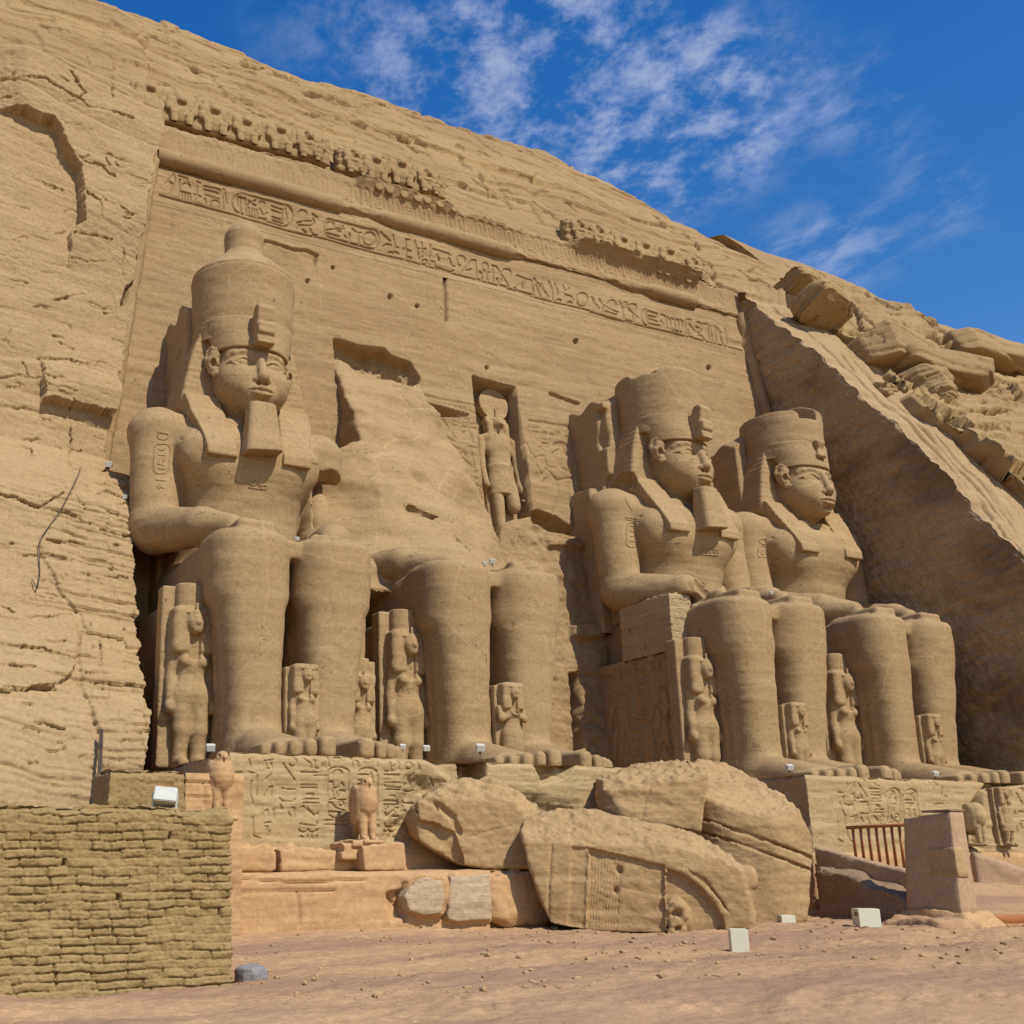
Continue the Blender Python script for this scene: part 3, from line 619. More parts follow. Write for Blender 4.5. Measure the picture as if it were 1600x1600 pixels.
FR += tr(680, 360, 6.667, [(0, 405), (300, 480), (700, 590), (1100, 710), (1600, 840)], [(0, 210), (130, 240), (155, 260)], [(140, 290), (175, 365), (205, 375)], [(10, 260), (40, 310)], [(0, 380), (160, 432), (190, 420)], arc(270, 305, 48, 46, 190, 390), arc(270, 320, 40, 50, 100, 200), [(275, 445), (385, 300), (430, 305)], [(425, 310), (432, 500), (460, 515)], [(290, 420), (375, 405)],
         [(460, 430), (485, 450), (487, 535)], arc(525, 375, 32, 45, 90, 420), [(505, 430), (570, 435)], [(535, 440), (545, 530)], [(600, 400), (608, 540)], [(600, 360), (640, 372), (765, 585)], arc(745, 440, 50, 42, 190, 400), [(690, 500), (660, 570), (740, 590)], [(640, 500), (660, 560)], [(855, 462), (920, 490), (1015, 515)], [(1010, 520), (1020, 600), (1035, 680)], [(825, 590), (860, 625), (1010, 665)], [(915, 545), (920, 600)],
         [(1035, 490), (1110, 600), (1185, 690)], [(1050, 560), (1100, 690)], [(1110, 550), (1140, 640)], [(1190, 530), (1220, 600), (1230, 730)], [(1250, 550), (1270, 610), (1280, 660)], [(1330, 570), (1360, 640), (1395, 600)], arc(1290, 735, 20, 18, 190, 370), [(1355, 668), (1420, 690), (1440, 725)], arc(1400, 765, 22, 18, 190, 370), arc(1525, 720, 58, 64, 180, 400), arc(1525, 730, 56, 60, 90, 200))
FR += tr(900, 420, 6.154, [(0, 380), (400, 490), (800, 590), (1200, 690), (1600, 790)], arc(55, 285, 52, 50, 180, 380), arc(55, 310, 52, 55, 60, 180), [(150, 270), (180, 330), (222, 385)], [(225, 290), (250, 340), (255, 415)], arc(345, 340, 38, 38, 190, 400), [(270, 350), (345, 395), (400, 420)], [(280, 410), (385, 445), (392, 440)], [(415, 310), (450, 370), (455, 480)], arc(470, 345, 22, 25, 180, 380), [(490, 360), (600, 470)], arc(545, 370, 40, 30, 190, 400), [(545, 450), (555, 510), (480, 495)],
         arc(690, 460, 60, 85, 100, 240), [(670, 390), (690, 530)], [(690, 405), (780, 435)], [(700, 450), (780, 470), (780, 440)], [(700, 480), (790, 510)], [(690, 525), (800, 550)], [(815, 500), (840, 540)], [(820, 440), (860, 460), (870, 575)], [(880, 470), (905, 490), (910, 590)], [(920, 475), (945, 490), (950, 595)], [(965, 485), (985, 500), (990, 605)], [(1000, 490), (1025, 510), (1020, 580)], [(930, 600), (1005, 612)],
         [(1050, 500), (1055, 645)], arc(1080, 510, 28, 26, 190, 380), [(1085, 530), (1190, 650)], [(1075, 590), (1085, 650), (1120, 660)], arc(1175, 540, 28, 28, 0, 360), arc(1185, 595, 24, 22, 0, 360), [(1210, 530), (1262, 530), (1285, 700)], [(1290, 545), (1315, 710)], [(1330, 550), (1350, 720)], [(1350, 560), (1400, 620)], [(1350, 560), (1415, 735)], [(1435, 570), (1455, 750)], [(1200, 640), (1240, 690)])
# kings making offerings on either side of the niche, and the small columns of signs over them
RL = tr(640, 580, 5.715, [(195, 465), (215, 410), (260, 430), (295, 430)], [(300, 430), (410, 590)], [(195, 465), (320, 585), (410, 625)], [(225, 640), (300, 635), (310, 605)], [(225, 640), (240, 700), (300, 745), (415, 785), (470, 735), (510, 680)], [(375, 630), (380, 660), (450, 695)], [(480, 715), (525, 775)], [(430, 770), (412, 830), (420, 950), (470, 1050), (510, 1140)], [(460, 770), (575, 860)], [(550, 690), (580, 870)], [(535, 670), (600, 685)], [(540, 680), (560, 740)],
        [(10, 440), (130, 470)], [(115, 205), (250, 245), (590, 305)], arc(370, 300, 15, 13, 0, 360), [(400, 300), (420, 340)], [(440, 310), (470, 360)], [(480, 320), (510, 370)], [(530, 350), (590, 380)], [(385, 425), (385, 520)], [(440, 430), (440, 530)], [(465, 420), (520, 425), (525, 545), (465, 540), (465, 420)], [(400, 450), (425, 450)], [(400, 480), (425, 485)], [(480, 460), (510, 462)], [(480, 490), (505, 500)], [(545, 470), (590, 470)], [(550, 500), (595, 515)],
        [(565, 890), (605, 895), (570, 920)], [(570, 940), (605, 960), (575, 985)], [(580, 1010), (610, 1020)], [(590, 1050), (600, 1090)], [(620, 1060), (640, 1100)], arc(625, 1140, 15, 15, 180, 360), [(590, 1200), (640, 1210)], [(590, 1240), (645, 1250)], [(600, 1280), (650, 1290)], [(610, 1320), (655, 1335)], [(560, 1020), (690, 1035)], [(535, 700), (700, 1440)] if False else [(550, 560), (565, 640)],
        arc(1345, 690, 65, 55, 190, 330), [(1310, 660), (1360, 650), (1400, 740)], [(1330, 700), (1285, 730), (1280, 770)], [(1400, 735), (1395, 750)], [(1345, 830), (1360, 870), (1480, 930), (1475, 950)], [(1480, 950), (1310, 975), (1210, 870)], [(1245, 862), (1305, 864)], [(1195, 760), (1220, 840), (1245, 862)], [(1120, 780), (1160, 760), (1195, 760)], [(1130, 840), (1175, 935), (1220, 880)], [(1430, 975), (1415, 1080), (1445, 1200), (1500, 1440)], [(1320, 985), (1335, 1120), (1280, 1300)], [(1175, 1010), (1215, 960)], [(1470, 980), (1480, 1040)],
        [(1155, 450), (1210, 460)], arc(1205, 465, 18, 16, 0, 360), [(1260, 470), (1380, 510)], [(1380, 485), (1490, 540)], arc(1130, 550, 18, 16, 0, 360), arc(1205, 560, 20, 16, 0, 360), [(1260, 560), (1300, 575)], arc(1325, 560, 18, 16, 0, 360), [(1185, 600), (1220, 610)], [(1190, 640), (1240, 650)], [(1190, 670), (1240, 675)], arc(1410, 600, 16, 20, 0, 360), [(1070, 490), (1075, 560)], [(1100, 500), (1145, 505)], [(1150, 680), (1185, 690)], [(1070, 440), (1500, 500)], [(1040, 640), (1075, 720), (1130, 790)])
CRK = [[(405, 377), (420, 378), (455, 390), (478, 392), (496, 399)], [(493, 402), (492, 412)], [(655, 632), (700, 640), (730, 648)], [(695, 420), (697, 500)], [(725, 760), (700, 735)], [(640, 780), (655, 790)], [(690, 755), (720, 745)], [(860, 615), (905, 630)]]
def facade_detail(B, UV, D, G):
    G = strokes_depth(UV, RL, 1.7, .075, G)
    G = strokes_depth(UV, CRK, 2.4, .22, G)
    for u, v, r in ((610, 463, 2.6), (652, 478, 2), (762, 573, 2.4), (900, 533, 2.8), (520, 418, 2), (1108, 574, 3), (695, 422, 2), (440, 470, 2), (480, 440, 2)):
        G = np.minimum(G, -.25*sstep(r+2, r, np.hypot(UV[..., 0]-u, UV[..., 1]-v)))
    niche = [(739, 587), (806, 604), (824, 730), (832, 800), (828, 806), (800, 812), (775, 822), (775, 858), (764, 860), (752, 720)]
    D = D*(1-.8*pmask(UV, niche, 1.5))-1.05*pmask(UV, niche, 1.2)
    # scar above the broken colossus, undercut beside the niche, proud door block
    n3 = fbm(B, (1.1, 1.1, 1.1), 4, .6, 15)
    D = D-(.65+.3*n3)*pmask(UV, [(521, 530), (560, 540), (600, 545), (612, 556), (640, 565), (657, 590), (655, 606), (640, 612), (610, 606), (585, 596), (560, 588), (545, 580), (525, 572)], 1.6)
    D = D-(.9)*pmask(UV, [(828, 800), (840, 797), (868, 806), (905, 832), (908, 842), (885, 838), (850, 832), (836, 822)], 2)
    D = D-.5*pmask(UV, [(652, 628), (690, 636), (724, 650), (690, 650), (655, 644)], 2)
    D = D+.30*pmask(UV, [(776, 822), (800, 814), (840, 824), (880, 838), (930, 846), (955, 1000), (960, 1300), (560, 1300), (560, 900), (770, 862)], 2.5)*(1+.3*n3)
    D = D+.22*pmask(UV, [(850, 848), (905, 852), (910, 862), (850, 858)], 2)+.35*pmask(UV, [(884, 982), (930, 975), (934, 1000), (900, 1003), (884, 998)], 3)
    D = D-2.2*pmask(UV, [(883, 1056), (896, 1053), (903, 1120), (906, 1170), (890, 1175)], 1.5)
    G = strokes_depth(UV, tr(560, 820, 4, [(1300, 940), (1500, 960)], [(1390, 1000), (1450, 1040)], [(1390, 1080), (1450, 1060)], [(1380, 1140), (1440, 1180)], [(1400, 1200), (1450, 1200)], [(1400, 1250), (1460, 1240)], [(1410, 1300), (1460, 1310)], [(1430, 1360), (1470, 1400)], [(1320, 390), (1360, 420)], [(1310, 460), (1370, 470)], [(1320, 520), (1380, 540)]), 2.2, .07, G)
    return D, G
PL = []
PL += tr(350, 1165, 7.619, arc(820, 195, 50, 50, 0, 360, 16), [(705, 215), (840, 410)], [(960, 155), (1035, 215), (1040, 270)], [(1055, 165), (1090, 175), (1080, 260), (1130, 275)], [(915, 315), (1010, 318)], [(1025, 320), (1125, 320)], [(1170, 215), (1172, 260)], [(1200, 215), (1202, 262)], [(1240, 150), (1250, 250)],
         [(480, 180), (590, 168)], [(500, 190), (505, 265)], [(560, 190), (570, 270)], [(515, 270), (545, 272)], [(300, 165), (322, 250)], [(140, 318), (215, 318)], [(285, 312), (370, 330)], [(395, 355), (385, 610)], [(325, 420), (305, 560), (340, 690)], [(490, 405), (560, 340)],
         [(1070, 355), (1215, 355), (1218, 420)], arc(1350, 185, 55, 45, 170, 370), arc(1350, 335, 55, 45, 170, 370), arc(1360, 330, 130, 75, 190, 350), [(1260, 440), (1290, 430), (1310, 510), (1380, 490), (1400, 440), (1430, 490)], [(1300, 535), (1298, 620)], [(1345, 555), (1350, 620)], [(1380, 535), (1440, 540), (1440, 580)], [(1260, 645), (1330, 632)], [(1345, 645), (1450, 648)], [(1240, 680), (1280, 680), (1330, 740), (1440, 780)], arc(1395, 690, 28, 28, 0, 360), zig(1245, 780, 1420, 795, 7, 14), arc(1350, 780, 115, 85, 10, 170), [(1195, 888), (1485, 890)], [(1195, 938), (1480, 942), (1500, 990)], [(1235, 350), (1232, 780)], [(1480, 330), (1478, 780)], [(1525, 70), (1530, 260)],
         [(915, 465), (1100, 468)], [(915, 500), (1110, 502)], [(980, 580), (1060, 575), (1065, 605)], [(930, 650), (960, 635), (1120, 636)], [(930, 682), (1120, 688)], [(910, 740), (940, 720), (950, 745)], [(980, 745), (1080, 835)], [(1070, 830), (1115, 800), (1118, 830)], [(900, 930), (1080, 960), (1105, 960), (1105, 910)], arc(945, 1000, 50, 30, 0, 180), arc(1055, 1000, 50, 30, 0, 180), [(900, 1095), (920, 1075), (945, 1095)], [(995, 1070), (998, 1105)], [(1050, 1070), (1052, 1105)], [(1102, 1070), (1105, 1105)],
         [(690, 508), (770, 522), (845, 520)], [(660, 620), (690, 660), (820, 668), (845, 635)], [(665, 700), (690, 760)], [(765, 790), (800, 850)], [(810, 735), (840, 745), (835, 870)], [(480, 600), (550, 490), (580, 490)], [(565, 500), (565, 610)], [(450, 830), (510, 760)], [(520, 770), (525, 840)], [(590, 760), (590, 870)], [(480, 920), (560, 915)], [(490, 960), (515, 960), (505, 1080)], [(545, 1010), (535, 1080)], [(340, 850), (345, 1070), (430, 1105)], [(200, 820), (175, 1060)])
PL += tr(500, 1165, 7.273, arc(540, 195, 52, 48, 170, 370), arc(540, 320, 110, 65, 195, 345), [(405, 170), (430, 180), (432, 250)], [(655, 180), (650, 240)], [(425, 330), (555, 330)], zig(430, 390, 555, 395, 6, 10), [(425, 438), (560, 440), (560, 480)], [(430, 440), (428, 478)], [(580, 310), (600, 425)], [(430, 525), (450, 540), (445, 620)], [(640, 650), (650, 740), (630, 800)], [(655, 330), (655, 850)], [(610, 855), (665, 855)], [(610, 905), (670, 910), (672, 945)],
         [(785, 195), (800, 200), (800, 290)], [(830, 240), (895, 185), (895, 270)], arc(1010, 230, 42, 40, 0, 360), [(1110, 190), (1135, 270)], [(735, 290), (790, 298), (830, 285)], [(730, 330), (900, 335)], [(735, 378), (800, 380)], [(730, 415), (830, 418)], [(850, 420), (905, 418)], [(735, 435), (745, 470), (925, 475)], [(745, 498), (920, 502)], [(785, 568), (855, 568), (860, 595)], [(730, 625), (900, 630), (925, 670)], [(730, 670), (910, 672)], arc(755, 705, 22, 18, 0, 360), [(740, 760), (765, 800), (850, 735)], arc(905, 715, 22, 14, 180, 360), [(840, 803), (930, 803)], [(735, 880), (750, 920), (905, 925), (925, 890)], arc(775, 955, 40, 25, 0, 180), arc(870, 955, 45, 25, 0, 180), [(735, 1015), (736, 1040)], [(780, 1015), (782, 1040)], [(825, 1015), (827, 1040)], arc(905, 1050, 22, 16, 180, 360),
         [(1075, 310), (1030, 375)], [(1100, 380), (1130, 360)], [(985, 510), (1050, 520), (1115, 505)], [(965, 470), (1005, 430)], [(980, 625), (1000, 650), (1120, 652)], [(985, 680), (995, 720)], arc(995, 745, 18, 14, 180, 360), [(1260, 370), (1330, 470)])
PR = tr(1280, 1205, 8, arc(545, 130, 35, 30, 190, 380), [(490, 150), (600, 325)], [(630, 100), (740, 112)], [(690, 145), (720, 180), (750, 190)], [(870, 50), (950, 90), (985, 135)], [(345, 150), (365, 200), (390, 150)], [(435, 140), (440, 210)], [(630, 220), (750, 225)], [(635, 262), (760, 265)], [(640, 298), (765, 300), (775, 350)], [(650, 348), (740, 350)], [(650, 375), (765, 380)], [(710, 430), (745, 435), (750, 460)], [(690, 480), (800, 485)], [(680, 515), (800, 520)], [(680, 560), (710, 580), (790, 655)], arc(785, 565, 20, 20, 0, 360), [(750, 610), (800, 615)],
         arc(905, 280, 35, 35, 180, 400), arc(930, 300, 85, 85, 180, 360), [(845, 300), (865, 640)], [(1015, 300), (1030, 640)], [(885, 335), (895, 500)], [(885, 410), (960, 415)], [(960, 335), (975, 390)], [(930, 450), (935, 510)], [(900, 550), (920, 590), (1015, 650)], arc(975, 560, 25, 25, 0, 360), [(895, 640), (980, 640)], arc(1130, 140, 35, 35, 190, 400), arc(1150, 300, 75, 75, 190, 360), [(1075, 288), (1155, 290), (1160, 325)], [(1180, 275), (1200, 380)], [(1080, 360), (1160, 365)], [(1080, 400), (1190, 405)], [(1180, 410), (1165, 440), (1150, 430)], [(1090, 480), (1120, 470), (1130, 570)], [(1180, 480), (1200, 570)], [(1225, 300), (1250, 570)], [(1050, 300), (1055, 590)],
         [(310, 320), (320, 405), (400, 430), (435, 410), (438, 500)], [(270, 390), (290, 490), (330, 560), (320, 610)], [(245, 265), (300, 275)], [(400, 300), (440, 280), (455, 380)], [(480, 340), (540, 345)], [(510, 285), (535, 330)], [(520, 385), (600, 390)], [(510, 530), (620, 535)], [(610, 420), (635, 520)], [(400, 580), (440, 560), (450, 650)], [(465, 550), (485, 640)], [(520, 580), (560, 640)], [(610, 595), (640, 670)], [(240, 630), (235, 850), (300, 890)], [(320, 600), (350, 760), (385, 870), (420, 885)], arc(1440, 175, 30, 32, 180, 400), [(1530, 200), (1530, 340)], [(1460, 410), (1540, 408)], [(1570, 310), (1600, 330)])
PR += tr(1480, 1220, 12.31, arc(1000, 220, 55, 40, 190, 380), [(1210, 200), (1240, 300)], [(1330, 240), (1470, 470)], arc(1420, 190, 45, 50, 200, 400), [(1380, 590), (1470, 605)], [(1300, 590), (1305, 700)], [(1400, 770), (1470, 780)], [(1410, 820), (1460, 920)], [(1350, 880), (1380, 1010)], [(1160, 190), (1170, 300)])
GLYPHS = {'ped_l': PL, 'ped_r': PR}
TH = tr(930, 990, 7.62, arc(525, 320, 58, 90, 0, 360, 18), arc(525, 320, 72, 100, 0, 360, 18), [(455, 560), (465, 520), (510, 480), (570, 480), (610, 510), (622, 560)], [(622, 560), (635, 990), (590, 1050), (510, 1040), (470, 990), (455, 560)], [(475, 570), (490, 985)], [(605, 560), (618, 970)], arc(530, 550, 28, 45, 0, 360), [(495, 620), (530, 690), (575, 695)], [(580, 615), (578, 700)], [(495, 740), (540, 720)], [(495, 770), (520, 800), (500, 820)], [(575, 720), (575, 820)], [(490, 835), (600, 830)], arc(518, 885, 18, 30, 0, 360), [(570, 870), (600, 860)], [(500, 940), (600, 915)], zig(510, 985, 615, 970, 6, 10), [(465, 1075), (650, 1060)], [(465, 1110), (650, 1090)],
        [(245, 890), (240, 770), (265, 720), (310, 705), (345, 740), (350, 880)], [(245, 895), (215, 905), (175, 1130), (220, 1130), (275, 1090)], [(245, 980), (265, 1030), (215, 1060)], [(350, 885), (390, 895), (430, 1080), (430, 1260)], [(365, 950), (415, 1100)], [(275, 1090), (250, 1300), (245, 1490)], [(345, 1200), (320, 1400)], [(335, 1370), (400, 1500)], [(350, 1240), (430, 1490)], [(300, 880), (330, 880)],
        [(765, 800), (755, 700), (790, 630), (830, 640), (865, 690), (880, 800)], [(880, 810), (920, 830), (970, 1020), (930, 1025), (850, 990)], [(890, 900), (920, 970), (870, 950)], [(760, 830), (720, 850), (670, 1080), (700, 1270)], [(755, 890), (790, 980), (775, 1100)], [(690, 1080), (700, 1250)], [(855, 1030), (885, 1180), (920, 1430)], [(775, 1100), (740, 1280), (705, 1490)], [(815, 1290), (895, 1440)], [(800, 1300), (740, 1490)],
        [(470, 1190), (500, 1180), (500, 1250)], [(510, 1170), (520, 1240)], [(550, 1150), (560, 1500)], [(470, 1380), (530, 1370)], [(480, 1440), (520, 1400)],
        [(200, 240), (290, 235)], [(205, 280), (250, 275)], [(210, 310), (300, 300)], [(205, 350), (240, 345)], [(285, 400), (300, 540)], [(210, 430), (215, 520)], [(320, 220), (380, 215)], [(370, 260), (365, 340)], [(365, 450), (370, 500)], [(140, 330), (180, 325)], [(140, 370), (185, 365)], [(80, 520), (170, 520)], [(400, 200), (440, 280)],
        [(660, 220), (700, 210), (705, 290)], [(730, 190), (780, 170)], [(735, 240), (790, 225)], [(770, 320), (775, 420)], [(740, 280), (800, 270)], [(815, 280), (860, 270)], [(890, 220), (940, 215)], [(890, 170), (940, 150)], [(905, 300), (910, 390), (945, 395), (945, 290)], [(660, 340), (700, 330)], [(665, 430), (695, 420)])
# ------------------------------------------------------------------ facade, side wall, cliffs, hill
def heightfield(name, base, disp, nrm, mat, kind=None, parent=None):
    """base (nu,nv,3), disp (nu,nv) metres along nrm"""
    V = base+disp[..., None]*nrm; nu, nv = disp.shape
    o = link(name, mesh_from(name, V.reshape(-1, 3), grid_faces(nu, nv)), mat, parent)
    if kind: o['kind'] = kind
    return o
def strokes_depth(UV, lines, width, depth, D):
    """engrave photo-space polylines into the depth map D of a surface whose points lie at photo position UV"""
    u, v = UV[..., 0].ravel(), UV[..., 1].ravel(); out = D.ravel()
    order = np.argsort(u); us = u[order]
    for ln in lines:
        for (ax, ay), (bx, by) in zip(ln[:-1], ln[1:]):
            m = width*2
            i0, i1 = np.searchsorted(us, [min(ax, bx)-m, max(ax, bx)+m]); k = order[i0:i1]
            k = k[(v[k] > min(ay, by)-m) & (v[k] < max(ay, by)+m)]
            if not len(k): continue
            ex, ey = bx-ax, by-ay; t = np.clip(((u[k]-ax)*ex+(v[k]-ay)*ey)/(ex*ex+ey*ey+1e-9), 0, 1)
            d = np.hypot(u[k]-ax-t*ex, v[k]-ay-t*ey); dd = -depth*np.clip(1.35-d/width*1.0, 0, 1)
            out[k] = np.minimum(out[k], dd)
    return out.reshape(D.shape)
def pmask(UV, poly, soft=2.):
    """1 inside a photo-space polygon, falling to 0 over `soft` photo pixels outside"""
    a = np.array(poly); lo, hi = a.min(0)-soft*2, a.max(0)+soft*2
    r = np.zeros(UV.shape[:-1], np.float32); k = (UV[..., 0] > lo[0]) & (UV[..., 0] < hi[0]) & (UV[..., 1] > lo[1]) & (UV[..., 1] < hi[1])
    if k.any(): r[k] = 1-sstep(-soft, soft, poly2(UV[..., 0][k], UV[..., 1][k], poly))
    return r
NF = np.array([0, -1, .12])/math.hypot(1, .12)
xs = np.arange(-19.4, 18.6, .05); zs = np.arange(-.6, 25.75, .05)
B = np.stack(np.meshgrid(xs, zs, indexing='ij'), -1); B = np.stack([B[..., 0], .12*B[..., 1], B[..., 1]], -1)
UVF = proj(B)
D = .05*fbm(B, (.35, .35, .35), 4)+.03*fbm(B+.3*B[..., [2, 2, 2]]*0, (.25, 1, 2.2), 4, .6)+.012*fbm(B, (3, 3, 3), 2)
G = np.zeros_like(D)
D, G = facade_detail(B, UVF, D, G)
fac = empty('temple_facade', (0, 0, 0)); tag(fac, 'carved leaning sandstone temple front behind the seated colossi', 'temple')
D = D-.25*sstep(23.22, 23.27, B[..., 2])*sstep(25.40, 25.35, B[..., 2])
heightfield('facade_wall', B, D+G, NF, M['facade'], None, fac)
xs = np.arange(-17.0, 16.6, .024); zs = np.arange(23.2, 25.45, .024)
B = np.stack(np.meshgrid(xs, zs, indexing='ij'), -1); B = np.stack([B[..., 0], .12*B[..., 1], B[..., 1]], -1); UVF = proj(B)
D = .05*fbm(B, (.35, .35, .35), 4)+.03*fbm(B, (.25, 1, 2.2), 4, .6)+.012*fbm(B, (3, 3, 3), 2)+.012
G = strokes_depth(UVF, FR, 1.2, .075, np.zeros_like(D))
heightfield('inscription_frieze', B, D+G, NF, M['facade'], None, fac)

# right hand side wall of the recess: shaded, pecked rock
XR = lambda z: 15.95+.08*(25.7-z)
ys = np.linspace(0, 1, 260); zw = np.arange(-4.4, 26.4, .09)
def yedge(z): return np.interp(z, [-4.4, 0, 8.9, 10.8, 12.8, 14.7, 16, 17.8, 20, 22.3, 25.1, 26.4], [-19.5, -16.0, -9.09, -7.8, -6.9, -5.74, -4.95, -3.7, -2.23, -.74, 1.55, 2.5])
Tg, Zg = np.meshgrid(ys, zw, indexing='ij')
jag = .16*fbm(np.stack([Zg*0, Zg*0, Zg], -1), (1, 1, 2.2), 4, .6, 40)
Ye = yedge(Zg)+jag; Yb = .12*Zg+.5
Bw = np.stack([XR(Zg)+.32, Ye+(Yb-Ye)*Tg, Zg], -1)
dw = .10*fbm(Bw, (.5, .5, .9), 4, .55, 50)+.05*fbm(Bw+np.stack([Bw[..., 0]*0, Bw[..., 0]*0, Bw[..., 1]*.35], -1), (.6, .7, 4.5), 4, .65, 51)+.03*fbm(Bw, (4, 4, 4), 3, .6, 52)
dw *= sstep(0, .02, Tg)
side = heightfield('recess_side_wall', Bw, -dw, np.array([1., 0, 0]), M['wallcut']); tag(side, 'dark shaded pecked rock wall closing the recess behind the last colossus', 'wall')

# the cut slope band just beyond the side wall, then the natural boulders
def slope_y(z): return np.interp(z, [-4.4, 0, 8.9, 25.1, 30], [-19.5, -16.0, -9.09, 1.55, 4.8])
sx = np.linspace(0, 1, 90); zb = np.arange(-4.4, 27.5, .1); Sg, Zg = np.meshgrid(sx, zb, indexing='ij')
jag = .16*fbm(np.stack([Zg*0, Zg*0, Zg], -1), (1, 1, 2.2), 4, .6, 40)
X0 = XR(Zg)+.32; Xb = X0+Sg*(22.5-X0)
Bb = np.stack([Xb, yedge(Zg)+jag*(1-Sg)**4, Zg], -1)
db = .25*fbm(Bb, (.6, .25, .25), 4, .55, 60)*Sg**.5+.12*np.abs(fbm(Bb, (1.6, .3, .3), 3, .6, 61))*sstep(0, .08, Sg)
for x_, w_, d_ in ((17.9, .07, .25), (18.6, .1, .3), (19.3, .06, .2)):
    db -= d_*np.exp(-((Xb-x_-.25*fbm(Bb, (.2, .2, .35), 2, .5, x_))/w_)**2)*sstep(.45, .55, .5+.5*fbm(Bb, (.15, .15, .22), 2, .5, x_+3))
heightfield('cut_rock_slope', Bb, db*sstep(0, .03, Sg), np.array([0, -.83, .55]), M['cliff'], 'structure')
# natural cliff left of the recess: near vertical, bedded and jointed
def cl_y(z): return np.interp(z, [-4.6, 0, 1.8, 4, 6.5, 8.9, 10.4, 11.3, 14, 17.5, 20.5, 25.7, 27.6, 29.5], [-8.6, -6.4, -5.2, -3.5, -1.9, -1.1, .1, .9, 1.25, 1.7, 2.0, 2.65, 2.9, 3.45])
EDGE = [(246, 215), (236, 250), (222, 330), (215, 400), (205, 446), (193, 462), (200, 490), (190, 560), (180, 600), (183, 622), (172, 665), (165, 700), (176, 722), (166, 732), (206, 742),
        (212, 800), (208, 860), (207, 900), (212, 950), (215, 1000), (222, 1050), (226, 1100), (229, 1150), (228, 1195), (228, 1262), (228, 1330)]
_e = []
for u_, v_ in EDGE:
    z_ = 12.
    for _ in range(30): p_ = atY(u_, v_, float(cl_y(z_))); z_ = .5*z_+.5*p_[2]
    _e.append((p_[2], p_[0]))
_e = sorted(_e)
def cl_x(z): return np.interp(z, [q[0] for q in _e], [q[1] for q in _e])
def cliff_disp(P, rough=1.):
    d = strata(P, 1.9, 4.5, 2., (.05, 0), .38)*(.6+.4*rough)+strata(P, .55, 2.0, 5., (.06, 0), .26)*(.3+.7*rough)+strata(P, .24, .9, 9., (.06, 0), .62)*rough
    return d+.14*fbm(P, (.2, .2, .25), 4, .55, 70)+.026*fbm(P, (1.2, 1.2, 3.), 4, .65, 71)*(.35+rough)+.012*fbm(P, (7, 7, 9), 2, .6, 72)
ta = np.concatenate([np.linspace(-1.0, -.02, 14), np.linspace(0, 1, 270)]); zc_ = np.arange(-4.6, 27.7, .042)
Tc, Zc = np.meshgrid(ta, zc_, indexing='ij')
XE = cl_x(Zc)+.07*fbm(np.stack([Zc*0, Zc*0, Zc], -1), (1, 1, 2.4), 4, .62, 80)
Xc = np.where(Tc >= 0, XE-np.maximum(Tc, 0)**1.15*(XE+27.5), XE+.0); Yc = cl_y(Zc)-.16*np.maximum(XE-Xc, 0)
Yc = np.where(Tc < 0, cl_y(Zc)+(-Tc)*(1.6+.12*Zc-cl_y(Zc)), Yc)
Bc = np.stack([Xc, Yc, Zc], -1); UVc = proj(Bc)
shp = Bc.shape[:2]
P1 = [(-80, 165), (0, 172), (35, 178), (78, 195), (88, 212), (100, 240), (120, 268), (127, 350), (110, 366), (106, 420), (84, 455), (76, 500), (64, 560), (66, 627), (110, 634), (138, 640), (168, 650), (190, 650), (300, 400), (300, 150), (200, 60), (-80, 60)]
P2 = [(125, 735), (195, 735), (240, 790), (240, 1260), (158, 1260), (155, 1140), (130, 1080), (121, 1020), (131, 962), (102, 936), (86, 905), (66, 870), (64, 842), (95, 800), (112, 770)]
P3 = [(-60, 955), (40, 962), (112, 958), (120, 1000), (112, 1050), (90, 1070), (-60, 1090)]
RG = np.clip(pmask(UVc, P2, 14)+.5*sstep(700, 760, UVc[..., 1]), 0, 1)*.8
UVc = UVc+2.0*np.stack([fbm(Bc, (2.4, 2.4, 2.4), 4, .7, 73), fbm(Bc, (2.4, 2.4, 2.4), 4, .7, 74)], -1)
Dc = cliff_disp(Bc.reshape(-1, 3), RG.reshape(-1)).reshape(shp)
Dc = Dc+.60*pmask(UVc, P1, 1.0)*(sstep(430, 330, UVc[..., 1])*sstep(0, 60, UVc[..., 0]+20)+.75*sstep(530, 625, UVc[..., 1]))+.12*pmask(UVc, P2, 1.0)+.22*pmask(UVc, P3, 1.0)
CR = [[(0, 72), (14, 63), (45, 75)], [(0, 130), (60, 140), (105, 165), (130, 180)], [(100, 130), (125, 160), (115, 170), (130, 180), (170, 190), (200, 200)], [(110, 36), (145, 50)], [(60, 590), (100, 600)],
      [(128, 265), (150, 270), (175, 285)], [(128, 310), (150, 325), (152, 348)], [(115, 370), (150, 375), (172, 378)], [(110, 405), (160, 412)], [(0, 400), (60, 408), (110, 420)], [(85, 470), (130, 462)],
      [(62, 560), (110, 568)], [(0, 590), (35, 585), (60, 590)], [(110, 630), (112, 735)], [(0, 770), (60, 790), (100, 770)], [(0, 950), (45, 968), (110, 960)],
      [(0, 1010), (60, 1018), (112, 1030)], [(0, 1075), (40, 1078), (90, 1080)], [(0, 1040), (52, 1045)], [(55, 1130), (100, 1140)], [(155, 1000), (160, 1080)], [(75, 845), (130, 850)], [(155, 830), (215, 840)], [(140, 900), (200, 905)]]
Gc = np.zeros_like(Dc); Gc = strokes_depth(UVc, CR, 1.15, .30, Gc)*np.clip(.75+.9*fbm(Bc, (.8, .8, .8), 2, .5, 76), .1, 1)
